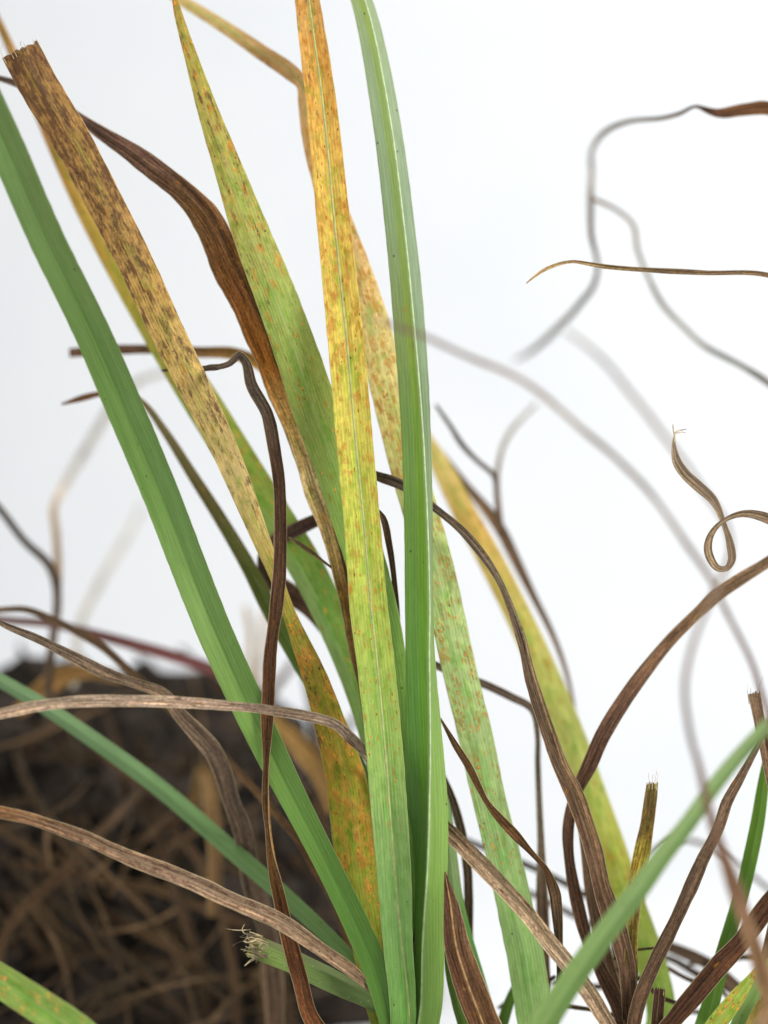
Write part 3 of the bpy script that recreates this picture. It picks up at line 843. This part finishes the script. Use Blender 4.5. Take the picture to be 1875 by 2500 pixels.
# ================================================================== brown shoot to the right
Cc = shoot('grass_shoot', 'grass shoot of brown dead leaves with one broad yellow-green blade', 'grass shoot', 1560, 0.012)
leaf(Cc, 'leaf_blade', [(1000,1010,22),(1050,1090,46),(1078,1140,58),(1132,1248,68),(1198,1368,74),(1252,1475,76),(1306,1590,80),(1368,1735,84),(1412,1845,84),(1447,1945,86),(1487,2060,90),(1525,2176,92),(1563,2278,92),(1592,2362,90),(1614,2488,84)],
     [(0,.095),(.3,.080),(.7,.058),(1,.045)],
     [(0,'#d8c488',.2,0),(.1,'#dcc67c',.3,.02),(.2,'#dcb868',.5,.04),(.3,'#d4c06c',.4,.02),(.45,'#c8c872',.3,0),(.6,'#c0c870',.3,0),(.75,'#bcc058',.5,0),(.85,'#a8b858',.3,0),(1,'#8cac50',.1,0)],
     mat='rusty', prof=(-.15,-.15,0), rib=.1, step=12, wf=0.84, label='broad soft yellow-green blade arching up behind the grey-brown folded leaf')
leaf(Cc, 'dry_leaf', [(1960,1310,30),(1875,1371,32),(1808,1413,38),(1753,1450,40),(1702,1497,34),(1639,1560,36),(1576,1636,42),(1521,1712,46),(1470,1797,48),(1437,1872,44),(1411,1925,36),(1392,1985,34),(1386,2045,36),(1394,2130,36),(1411,2214,36),(1432,2290,38),(1470,2375,40),(1510,2460,42)],
     [(0,.030),(.3,.026),(.5,.016),(.62,.020),(.8,.020),(1,.014)],
     [(0,'#7c6450',0,.2),(.2,'#86694e',.05,.2),(.4,'#7a5a46',0,.3),(.5,'#6c4e3e',0,.3),(.65,'#5f4434',0,.4),(.8,'#533a2c',0,.4),(1,'#4e382a',0,.4)],
     mat='dry', prof=(.25,.25,0), rib=.1, wob=.2, step=10, wf=0.82, label='wide brown leaf arching down behind the grey-brown folded leaf')
leaf(Cc, 'dry_leaf', [(1400,1950,12),(1420,2010,26),(1437,2100,32),(1447,2200,32),(1468,2300,34),(1500,2420,36)], [(0,.026),(1,.026)],
     [(0,'#64503f',0,.3),(1,'#5e4636',0,.3)], mat='dry', prof=(.3,.3,0), wob=.2, step=12, label='short dull brown leaf squeezed behind the grey-brown folded leaf')
leaf(Cc, 'dry_leaf', [(1872,1776,12),(1846,1828,20),(1808,1898,29),(1775,1958,36),(1753,2024,40),(1711,2109,42),(1673,2193,44),(1635,2278,46),(1597,2353,46),(1563,2438,44),(1548,2510,42)],
     [(0,.000),(1,.006)], [(0,'#6e5a4c',0,.4),(.3,'#77604e',.05,.4),(.6,'#66503f',0,.4),(1,'#624a3a',0,.4)],
     mat='dry', prof=(.35,.35,0), rib=.15, wob=.55, step=8, wf=0.76, label='stiff grey-brown leaf leaning behind the out-of-focus green blade')
K2, _, _ = leaf(Cc, 'dry_leaf', [(1594,1900,26),(1590,1935,29),(1581,2003,34),(1565,2088,38),(1551,2150,38),(1544,2240,36),(1540,2320,34),(1538,2420,34)], [(0,.004),(1,.010)],
     [(0,'#8c7f45',.1,.5),(.12,'#6a5a30',.2,.6),(.25,'#7a6a2c',.2,.6),(.4,'#a8963a',.2,.4),(.6,'#8a7830',.2,.5),(1,'#5f4a24',.1,.5)],
     mat='dry', prof=(.5,.4,-.2), rib=.1, wob=.4, step=6, cut=18, label='short clipped olive-brown stub with a frayed top')
for a in ([(1585,1905),(1583,1893),(1584,1886)],[(1593,1904),(1593,1895),(1595,1891)],[(1600,1902),(1602,1890),(1604,1878)],[(1604,1905),(1607,1893),(1607,1884)]):
    fibre(K2, Cc, [(a[0][0] - 1, a[0][1] + 24)] + a, .0032)
K3, _, _ = leaf(Cc, 'dry_leaf', [(1611,2404,27),(1609,2435,28),(1605,2475,28),(1600,2530,28)], .004, [(0,'#50382a',0,.5),(1,'#4c3426',0,.5)], mat='dry', prof=(.5,.5,0), wob=.2, step=6, cut=14, label='dark brown broken stub low in the brown shoot')
fibre(K3, Cc, [(1620,2430),(1622,2408),(1624,2398),(1625,2392)], .003)
leaf(Cc, 'dry_leaf', [(1040,1975,28),(1091,2027,38),(1148,2083,42),(1212,2147,42),(1275,2216,43),(1344,2304,42),(1386,2353,40),(1437,2421,38),(1470,2476,38),(1505,2540,38)],
     [(0,.020),(.1,.012),(.25,.004),(.5,-.006),(1,-.002)], [(0,'#8a7058',0,.6),(.2,'#a88c72',0,.6),(.5,'#c0a486',0,.58),(.7,'#c4aa90',0,.6),(1,'#a88c70',0,.6)],
     mat='dry', prof=(.45,.4,.15), rib=.6, wob=.4, step=7, label='pale weathered dry leaf with dark specks crossing the foot of the pale rusty blade')
leaf(Cc, 'dry_leaf', [(1040,1060,8),(1082,1112,16),(1140,1188,24),(1190,1248,32),(1220,1290,34),(1261,1372,30),(1302,1455,22),(1344,1539,18),(1373,1611,15),(1394,1690,12),(1408,1800,14),(1440,2000,20),(1500,2300,30)],
     [(0,.110),(.2,.100),(.6,.09),(1,.06)], [(0,'#7a6452',0,.2),(.3,'#735a46',0,.2),(.6,'#7c6448',0,.2),(1,'#64503c',0,.2)], mat='dry', prof=(.2,.2,0), step=14, wf=0.85, label='blurred brown stem forking into two thin twigs behind the yellow-green blade')
leaf(Cc, 'dry_stalk', [(1064,988,7),(1080,1012,10),(1098,1038,11),(1128,1086,14),(1165,1125,12),(1207,1164,13),(1213,1210,14),(1218,1262,16),(1228,1310,14)], [(0,.090),(.7,.100),(1,.099)], [(0,'#4c443c',0,.2),(1,'#6c5644',0,.2)], mat='dry', prof=(.3,.3,0), step=12, base=False, label='thin dark broken twig of the forked stem')
leaf(Cc, 'dry_stalk', [(1310,985,8),(1276,1020,10),(1249,1050,12),(1228,1090,12),(1219,1122,12),(1213,1170,13),(1216,1220,13),(1222,1270,12)], [(0,.170),(.6,.120),(1,.101)], [(0,'#8a8478',0,.2),(1,'#7c6650',0,.2)], mat='dry', prof=(.3,.3,0), step=12, base=False, label='thin grey twig of the forked stem fading upward')

# ================================================================== small shoot in the right corner
Dd = shoot('grass_shoot', 'low grass shoot with a flat dark brown band-like leaf and bright green blades', 'grass shoot', 1640, 0.004)
leaf(Dd, 'dry_leaf', [(1960,2105,48),(1875,2208,54),(1808,2301,56),(1757,2355,56),(1702,2421,56),(1648,2486,55),(1615,2530,54)], [(0,.004),(1,.000)],
     [(0,'#4c3222',0,.4),(.5,'#533524',.08,.4),(1,'#4f3424',.05,.4)], mat='dry', prof=(.25,.2,0), rib=.1, wob=.25, step=7, wf=0.86, label='flat dark brown leaf like a band with tan margins')
leaf(Dd, 'leaf_blade', [(1885,1790,12),(1868,1880,22),(1860,1940,30),(1851,2003,34),(1834,2088,36),(1816,2165,36),(1788,2256,36),(1766,2330,38),(1745,2417,42),(1723,2495,46)], [(0,.018),(1,.016)],
     [(0,'#5c8428',0,0),(.4,'#5a8228',0,0),(1,'#5c8630',0,0)], mat='green', prof=(-.25,-.25,.1), rib=.1, step=9, label='narrow bright green blade standing behind the dark brown band-like leaf')
leaf(Dd, 'leaf_blade', [(1858,2350,5),(1833,2387,20),(1808,2422,36),(1768,2474,46),(1738,2515,48)], [(0,.002),(1,-.002)], [(0,'#a8b858',.4,0),(.5,'#a3b450',.55,0),(1,'#98ac48',.5,0)], mat='rusty', prof=(.2,.2,0), rib=.2, pust=40, step=6, label='yellow-green blade tip with large orange rust spots')
leaf(Dd, 'leaf_blade', [(1900,2320,20),(1858,2392,38),(1820,2466,44),(1796,2520,44)], [(0,.010),(1,.006)], [(0,'#84a860',0,0),(1,'#80a458',0,0)], mat='green', prof=(.2,.2,-.3), rib=.1, step=8, label='short plain green blade beside the rust-spotted tip')
leaf(Dd, 'leaf_blade', [(1900,2400,26),(1868,2446,34),(1840,2500,38),(1825,2540,38)], [(0,.000),(1,.0)], [(0,'#8a6a38',.4,.4),(1,'#9c8a48',.5,.2)], mat='rusty', prof=(.2,.2,0), rib=.1, step=8, label='short brownish rust-spotted blade beside the plain green one')
K1, _, _ = leaf(Dd, 'dry_leaf', [(1838,1676,32),(1843,1704,33),(1852,1750,31),(1871,1838,29),(1890,1930,30),(1905,2100,30),(1880,2300,32),(1790,2520,34)], [(0,.004),(1,.012)],
     [(0,'#8c715a',0,.3),(.3,'#84664e',.05,.3),(1,'#5f4836',0,.4)], mat='dry', prof=(.35,.35,0), rib=.2, wob=.3, step=6, cut=22, label='clipped brown leaf end with splintered fibres above the band-like leaf')
for a in ([(1826,1695),(1824,1678),(1825,1668)],[(1833,1692),(1833,1683),(1832,1678)],[(1853,1678),(1858,1664),(1863,1652)],[(1848,1672),(1846,1664)]):
    fibre(K1, Dd, [(a[0][0] + 3, a[0][1] + 24)] + a, .0032)
leaf(Dd, 'dry_leaf', [(1380,806,10),(1440,852,14),(1478,887,17),(1538,959,18),(1629,1074,18),(1712,1190,18),(1772,1280,18),(1784,1345,18),(1766,1400,18),(1723,1495,18),(1682,1603,18),(1671,1695,19),(1685,1797,22),(1707,1877,24),(1724,1955,29),(1749,2037,36),(1778,2121,44),(1808,2210,54),(1837,2299,62),(1867,2387,68),(1890,2460,70)],
     [(0,-.150),(.3,-.140),(.7,-.120),(1,-.100)],
     [(0,'#9a8474',0,.1),(.4,'#96806e',0,.1),(.65,'#7a5c54',0,.2),(.8,'#86644e',0,.2),(1,'#a07c5a',0,.1)], mat='dry', prof=(.15,.15,0), rib=.05, step=14, wf=0.74, wob=1.0, label='strongly blurred brown leaf widening toward its foot')

# ================================================================== dead shoot beyond the right edge
E = shoot('grass_shoot', 'dead grass shoot sending thin curled and hooked straws out before the white backdrop', 'grass shoot', 2080, 0.03)
LOOP, _, _ = leaf(E, 'dry_leaf', [(1647,1062,4),(1645,1086,9),(1653,1128,21),(1675,1160,24),(1701,1184,25),(1743,1224,20),(1767,1279,14),(1784,1335,22),(1786,1368,20),(1773,1388,14),(1752,1387,15),(1735,1365,18),(1728,1338,18),(1737,1303,15),(1767,1271,12),(1815,1254,20),(1875,1266,28),(1950,1310,30),(2010,1500,32),(2050,2000,32)],
     [(0,.002),(.35,.0),(.46,-.004),(.5,-.010),(.58,-.012),(1,.02)], [(0,'#a08c76',0,.2),(.1,'#8f7a64',0,.3),(.3,'#8c7862',0,.3),(.45,'#84705c',0,.3),(.6,'#6e5848',0,.3),(1,'#5e4a3a',0,.4)],
     mat='dry', prof=(.3,.3,0), rib=.2, wob=.15, step=5, label='small dry leaf curled into a loop with a wispy tip')
fibre(LOOP, E, [(1646,1080),(1647,1062),(1644,1048),(1643,1036)], .002, .0004)
fibre(LOOP, E, [(1647,1062),(1653,1053),(1664,1050),(1676,1048)], .002, .0003)
fibre(LOOP, E, [(1653,1058),(1664,1055),(1674,1057)], .002, .0002)
leaf(E, 'dry_leaf', [(1285,692,3),(1305,675,6),(1333,657,9),(1393,639,8),(1440,645,9),(1478,651,11),(1598,660,13),(1719,666,13),(1875,672,14),(1990,720,14),(2050,1000,16),(2070,1800,20)],
     [(0,.006),(1,.02)], [(0,'#b59a70',0,.1),(.1,'#9a7f58',0,.2),(.2,'#7a6248',0,.3),(1,'#6c5540',0,.3)], mat='dry', prof=(.4,.4,0), rib=.2, wob=.15, step=7, label='single straight thin straw lying level with a bent pale tip')
leaf(E, 'dry_leaf', [(1255,880,10),(1297,857,16),(1369,792,20),(1418,742,21),(1450,697,19),(1458,645,15),(1443,573,18),(1441,494,20),(1444,422,19),(1446,362,17),(1478,322,18),(1538,297,16),(1616,288,15),(1659,277,14),(1701,259,11),(1725,268,20),(1755,277,34),(1809,271,44),(1875,266,46),(1980,300,46),(2060,600,40),(2080,1700,34)],
     [(0,.200),(.06,.160),(.15,.110),(.22,.140),(.3,.080),(.36,.050),(1,.03)], [(0,'#a8a49c',0,.1),(.08,'#8c847a',0,.1),(.15,'#5e5048',0,.2),(.235,'#988e84',0,.1),(.31,'#8c7c6c',0,.1),(.355,'#5c4030',0,.2),(.38,'#6e4a30',.1,.3),(.43,'#7a5234',.12,.3),(1,'#6a4830',.1,.3)],
     mat='dry', prof=(.3,.3,0), rib=.1, step=10, wf=0.74, wob=1.0, label='blurred straw bent like a hook with a brown swollen leaf end')
leaf(E, 'dry_leaf', [(1436,480,8),(1458,490,14),(1502,512,14),(1544,549,17),(1556,609,18),(1580,669,17),(1616,741,19),(1665,796,20),(1719,845,21),(1797,887,21),(1875,935,24),(1980,1020,24),(2060,1400,28)],
     [(0,.112),(.4,.120),(.7,.08),(1,.04)], [(0,'#6c5a48',0,.2),(.2,'#a09a90',0,.1),(.5,'#8c8882',0,.1),(.7,'#6a5c54',0,.2),(1,'#5c4438',0,.3)], mat='dry', prof=(.3,.3,0), step=12, wf=0.66, wob=1.0, label='thin grey straw trailing down from the hooked straw')
leaf(E, 'dry_leaf', [(900,775,4),(930,784,12),(965,795,18),(1050,828,20),(1146,872,20),(1249,914,20),(1333,971,21),(1418,1046,21),(1508,1122,21),(1586,1204,21),(1659,1303,22),(1731,1411,22),(1783,1514,20),(1816,1577,20),(1842,1636,20),(1868,1720,22),(1920,1900,24),(2000,2300,30)],
     [(0,-.125),(.5,-.120),(1,-.05)], [(0,'#9a8474',0,.1),(.4,'#96806e',0,.1),(.65,'#7c5c52',0,.2),(1,'#7c5c4c',0,.2)], mat='dry', prof=(.2,.2,0), rib=.05, step=12, wf=0.62, wob=1.0, label='long blurred straw crossing in front of the tallest green blade')

# ================================================================== blade in the lower left corner
Fs = shoot('grass_shoot', 'broad pale green rust-flecked blade standing in front of the dark root ball', 'grass shoot', 420, -0.05)
leaf(Fs, 'leaf_blade', [(-150,2296,60),(-60,2354,74),(30,2412,82),(110,2464,86),(190,2520,88),(290,2610,84)], [(0,-.030),(1,-.045)],
     [(0,'#9cb060',.3,0),(.4,'#98b45c',.34,0),(1,'#92b65c',.3,0)], mat='rusty', prof=(.12,.12,0), rib=.15, step=9, pust=70, pmat='pustule_pale', label='broad pale green rust-flecked blade in front of the root ball')

# ================================================================== dead clump with its root ball, behind on the left
G = shoot('dead_grass_clump', 'dark root ball of a dead grass clump covered in tangled brown straw', 'grass clump', 300, 0.25, sheath=False)
def root_ball():
    bm = bmesh.new()
    bmesh.ops.create_icosphere(bm, subdivisions=6, radius=1.0)
    off = G.location
    c = at(212, 2330, .25)
    for v in bm.verts:
        n_ = v.co.normalized()
        k = 1 + 0.10 * noise.fractal(n_ * 2.2, 1.0, 2.0, 3) + 0.05 * noise.fractal(n_ * 9.0, 0.8, 2.0, 4)
        p = Vector((n_.x * 0.130 * k, n_.y * 0.110 * k, n_.z * 0.113 * k))
        p = c + p
        p.x += 0.006 * max(0.0, (0.11 - p.z) / 0.11)       # it slumps a little at the foot
        p.z = max(-0.002, p.z)
        v.co = p - off
    me = bpy.data.meshes.new('root_ball'); bm.to_mesh(me); bm.free()
    me.polygons.foreach_set('use_smooth', [True] * len(me.polygons))
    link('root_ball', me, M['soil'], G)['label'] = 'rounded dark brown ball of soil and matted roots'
    return c
RC = root_ball()

def on_ball(px, py, lift=0.0):
    """depth of the root ball's front at a photograph point"""
    d_ = .25
    for _ in range(4):
        p = at(px, py, d_)
        q = ((p.x - RC.x) / 0.130) ** 2 + ((p.z - RC.z) / 0.113) ** 2
        d_ = RC.y - 0.110 * math.sqrt(max(0.02, 1 - q))
    return d_ - lift

leaf(G, 'dry_leaf', [(-40,1500,8),(12,1527,13),(84,1556,22),(169,1598,27),(253,1640,28),(337,1670,28),(400,1694,28),(440,1745,38),(485,1792,44),(519,1832,46),(544,1885,45),(563,1950,44),(591,2024,46),(608,2109,50),(629,2193,50),(654,2278,50),(667,2404,50),(671,2500,50),(660,2620,50)],
     [(0,.010),(.3,.016),(.5,.030),(.7,.050),(1,.09)], [(0,'#7a6858',0,.3),(.1,'#84705e',0,.3),(.3,'#8c7460',0,.3),(.5,'#6c5a4e',0,.4),(.7,'#6f5a4c',0,.3),(1,'#7c624e',0,.3)],
     mat='dry', prof=(.3,.45,0), rib=.2, wob=.3, step=9, label='arched grey-brown leaf bending down in front of the root ball')
leaf(G, 'dry_leaf', [(-60,1494,14),(0,1489,17),(63,1488,19),(127,1512,22),(190,1543,24),(253,1581,24),(304,1626,22),(350,1666,20),(437,1752,20),(523,1824,20),(590,1893,20),(663,1974,21),(727,2050,21),(769,2121,22),(811,2189,22),(850,2300,22),(880,2450,22)],
     [(0,.070),(.4,.062),(.7,.045),(1,.04)], [(0,'#7c6450',0,.2),(.3,'#70543c',.05,.2),(.6,'#74563c',.05,.2),(1,'#6a4a34',0,.3)], mat='dry', prof=(.3,.3,0), step=12, base=False, wf=0.85, label='thin brown straw arching behind the long leaning green blade')
leaf(G, 'dry_leaf', [(-60,1500,16),(0,1512,18),(130,1524,20),(230,1548,24),(340,1578,28),(430,1604,30),(520,1634,28),(600,1672,22),(660,1730,18)], [(0,.110),(.5,.120),(1,.15)],
     [(0,'#7c544a',0,0),(.4,'#744844',0,0),(.7,'#7a4848',0,0),(1,'#704840',0,0)], mat='green', prof=(.2,.2,0), rib=.05, step=14, base=False, label='dull red blade lying along the top of the root ball')
leaf(G, 'dry_stalk', [(-40,1200,16),(0,1243,18),(60,1321,19),(121,1381,22),(138,1430,22),(140,1484,22),(131,1548,22),(120,1653,24),(118,1760,24)], [(0,.110),(.5,.130),(1,.13)],
     [(0,'#5c544c',0,.1),(.3,'#4c4038',0,.1),(.5,'#6c5644',0,.1),(1,'#54443a',0,.1)], mat='dry', prof=(.3,.3,0), step=12, base=False, label='dark forked twig standing above the root ball')
leaf(G, 'dry_stalk', [(420,904,12),(340,932,16),(280,985,18),(215,1090,20),(150,1200,20),(132,1240,20),(137,1300,20),(142,1380,20),(142,1450,18)], [(0,.220),(.5,.230),(.7,.160),(1,.131)],
     [(0,'#b8b4b0',0,0),(.5,'#b0aaa4',0,0),(.7,'#b09880',0,0),(1,'#7a6048',0,0)], mat='dry', prof=(.3,.3,0), step=12, base=False, label='pale faint stalk rising from the forked twig and bending over')
leaf(G, 'dry_stalk', [(350,1230,14),(310,1310,18),(271,1375,20),(235,1440,20),(205,1500,20),(190,1560,18),(180,1680,16)], [(0,.300),(.7,.22),(1,.17)],
     [(0,'#c0bcb8',0,0),(1,'#aca498',0,0)], mat='dry', prof=(.3,.3,0), step=12, base=False, label='faintest pale stalk leaning above the root ball')
leaf(G, 'dry_leaf', [(40,1740,30),(100,1690,50),(160,1648,48),(230,1640,34),(300,1660,20)], [(0,.15),(1,.14)], [(0,'#a87c44',.1,.1),(1,'#8c6a40',.1,.2)], mat='dry', prof=(.3,.3,0), step=14, base=False, label='ochre withered leaf scrap at the crown of the root ball')
leaf(G, 'dry_leaf', [(640,1730,24),(690,1780,44),(740,1830,52),(790,1900,48),(820,1980,40)], [(0,.13),(1,.13)], [(0,'#a8834c',.1,.1),(1,'#8c6a40',.1,.2)], mat='dry', prof=(.3,.3,0), step=14, base=False, label='ochre withered leaf on the flank of the root ball beside the rusty leaf')
leaf(G, 'dry_leaf', [(470,1960,30),(500,1880,36),(520,1990,40),(526,2120,36),(520,2240,30)], [(0,.12),(1,.10)], [(0,'#8a6c44',.1,.1),(1,'#74583c',.1,.2)], mat='dry', prof=(.3,.3,0), step=14, base=False, label='tan withered leaf hanging against the root ball')
for k_, (x0, y0, x1, y1) in enumerate(((598,1480,612,1570),(643,1490,628,1690))):
    leaf(G, 'dry_stalk', [(x0,y0,12),((x0+x1)/2+4,(y0+y1)/2,16),(x1,y1,16),(x1-6,y1+130,18)], [(0,.20),(1,.19)], [(0,'#c8b8a4',0,0),(1,'#a08868',0,0)], mat='dry', prof=(.3,.3,0), step=14, base=False, label='pale blurred stub sticking up behind the root ball')
STRAW = [
    [(-40,2100,20),(0,2105,22),(169,2130,24),(274,2151,26),(359,2164,26),(464,2202,26),(612,2265,24),(700,2310,20)],
    [(0,2085,18),(42,2130,20),(114,2189,22),(211,2261,24),(295,2328,26),(401,2425,26),(470,2500,24)],
    [(-10,2420,26),(0,2337,28),(25,2256,30),(84,2193,32),(148,2138,32),(211,2067,30),(295,1982,26),(340,1930,20)],
    [(330,1930,26),(346,1965,32),(380,2024,36),(422,2151,38),(456,2256,38),(494,2362,38),(506,2500,36)],
    [(380,1975,22),(422,2024,28),(490,2110,30),(536,2214,32),(561,2320,30),(575,2420,28),(580,2520,26)],
    [(20,2372,18),(42,2366,22),(169,2332,24),(253,2328,24),(380,2345,24),(506,2383,24),(633,2425,24),(740,2470,20)],
    [(260,2225,24),(295,2248,32),(380,2290,34),(464,2341,34),(520,2390,28)],
    [(160,2480,20),(202,2446,26),(295,2400,28),(363,2370,24)],
    [(610,2330,26),(632,2400,32),(645,2460,34),(650,2540,34)],
    [(690,2360,26),(700,2420,32),(712,2480,34),(716,2540,34)],
    [(0,2010,20),(60,2060,22),(130,2090,22),(220,2100,20)],
    [(250,1730,18),(280,1800,24),(300,1880,26),(310,1960,24)],
    [(400,2030,20),(470,1980,24),(540,1940,26),(600,1900,20)],
    [(30,1800,22),(60,1900,26),(110,1990,26),(150,2060,22)],
    [(180,1760,18),(260,1850,22),(350,1920,22),(430,1960,18)],
    [(760,2050,20),(800,2150,24),(850,2280,24),(880,2420,22)],
]
SC = ['#573f2c', '#473323', '#5e452d', '#3a2a1d', '#523a28', '#493425']  # straw browns with the clump's shade painted in as darker tints
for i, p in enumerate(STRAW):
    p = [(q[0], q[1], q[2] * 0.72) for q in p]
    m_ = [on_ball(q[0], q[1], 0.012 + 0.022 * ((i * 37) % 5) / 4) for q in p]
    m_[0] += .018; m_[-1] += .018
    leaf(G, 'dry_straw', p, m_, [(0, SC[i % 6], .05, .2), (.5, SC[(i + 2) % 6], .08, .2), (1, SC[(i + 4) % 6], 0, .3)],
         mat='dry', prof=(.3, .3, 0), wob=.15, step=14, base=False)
rs = random.Random(21)
for i in range(34):
    x0, y0 = rs.uniform(-60, 780), rs.uniform(1720, 2480)
    an = rs.choice((rs.gauss(0.75, .35), rs.gauss(1.35, .3), rs.gauss(-.6, .4)))
    ln = rs.uniform(300, 700)
    w = rs.uniform(9, 26)
    bend = rs.uniform(-.35, .35)
    p = []
    for k_ in range(5):
        f = k_ / 4
        a2 = an + bend * (f - .5)
        p.append((x0 + math.cos(a2) * ln * (f - .5), y0 + math.sin(a2) * ln * (f - .5), w * (0.6 + .8 * f * (1 - f) * 2)))
    m_ = [on_ball(q[0], q[1], rs.uniform(-.004, .008)) for q in p]
    m_[0] += .008; m_[-1] += .008
    c_ = rs.choice(['#241a14', '#1e1511', '#2c1f15', '#221812', '#302218', '#301c12'])  # near-black tints stand in for shade low in the tangle
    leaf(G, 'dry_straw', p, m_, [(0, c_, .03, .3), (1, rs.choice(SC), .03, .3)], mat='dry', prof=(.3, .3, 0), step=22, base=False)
# dark straws lying behind on the white paper at the right
for i, (p, dd, c_, lb) in enumerate((
    ([(1040,2010,10),(1144,2054,14),(1280,2109,16),(1369,2151,16),(1428,2185,16),(1520,2240,14)], .10, '#3c3430', 'dark straw slanting behind the pale rusty blade'),
    ([(1200,2140,10),(1293,2180,14),(1386,2227,15),(1470,2275,14),(1540,2320,12)], .11, '#4a403a', 'lower dark straw slanting behind the brown shoot'),
    ([(1520,2290,18),(1597,2300,24),(1681,2330,30),(1740,2360,30),(1800,2410,28),(1860,2450,24)], .085, '#6a5446', 'broad blurred brown leaf behind the band-like leaf'),
    ([(1560,2330,14),(1635,2340,18),(1702,2378,20),(1787,2418,20),(1870,2470,18)], .10, '#4c3c34', 'dark blurred straw behind the band-like leaf'),
    ([(1560,2120,8),(1600,2075,12),(1650,2050,13),(1720,2062,12),(1800,2110,12),(1900,2190,12)], .15, '#6c6460', 'grey blurred straw arching behind the out-of-focus green blade'))):
    tgt = Cc
    leaf(tgt, 'dry_straw', [q for q in p], [(0, dd), (1, dd - .02)], [(0, c_, 0, .2), (1, c_, 0, .2)], mat='dry', prof=(.3, .3, 0), step=14, base=False, label=lb)

# finer straw in the mat over the root ball, and broken bits behind the brown shoot
rt = random.Random(77)
for i in range(34):
    x0, y0 = rt.uniform(-40, 700), rt.uniform(1760, 2500)
    an = rt.choice((rt.gauss(0.6, .3), rt.gauss(1.3, .25), rt.gauss(-.7, .35)))
    ln, w, bend = rt.uniform(220, 560), rt.uniform(5, 10), rt.uniform(-.7, .7)
    p = [(x0 + math.cos(an + bend * (f - .5)) * ln * (f - .5), y0 + math.sin(an + bend * (f - .5)) * ln * (f - .5), w * (1.1 - .5 * f)) for f in (0, .25, .5, .75, 1)]
    m_ = [on_ball(q[0], q[1], rt.uniform(.012, .040)) for q in p]
    m_[0] += .02; m_[-1] += .03
    leaf(G, 'dry_straw', p, m_, [(0, rt.choice(['#6a5038', '#765a40', '#5a4230', '#80644a']), .05, .2), (1, rt.choice(['#54402e', '#6a5038']), 0, .3)],
         mat='dry', prof=(.3, .3, 0), wob=.4, step=16, base=False)
for i in range(9):
    x0, y0 = rt.uniform(1230, 1830), rt.uniform(2330, 2520)
    an, ln, w = rt.uniform(-.9, .9), rt.uniform(110, 260), rt.uniform(7, 15)
    p = [(x0 + math.cos(an) * ln * (f - .5), y0 + math.sin(an) * ln * (f - .5) + rt.uniform(-8, 8), w) for f in (0, .33, .66, 1)]
    dd = rt.uniform(.03, .09)
    leaf(Cc, 'dry_straw', p, [(0, dd), (1, dd - .02)], [(0, rt.choice(['#5c4636', '#6e5642', '#4a382c']), 0, .3), (1, '#5a4636', 0, .3)],
         mat='dry', prof=(.3, .3, 0), wob=.5, step=12, base=False)
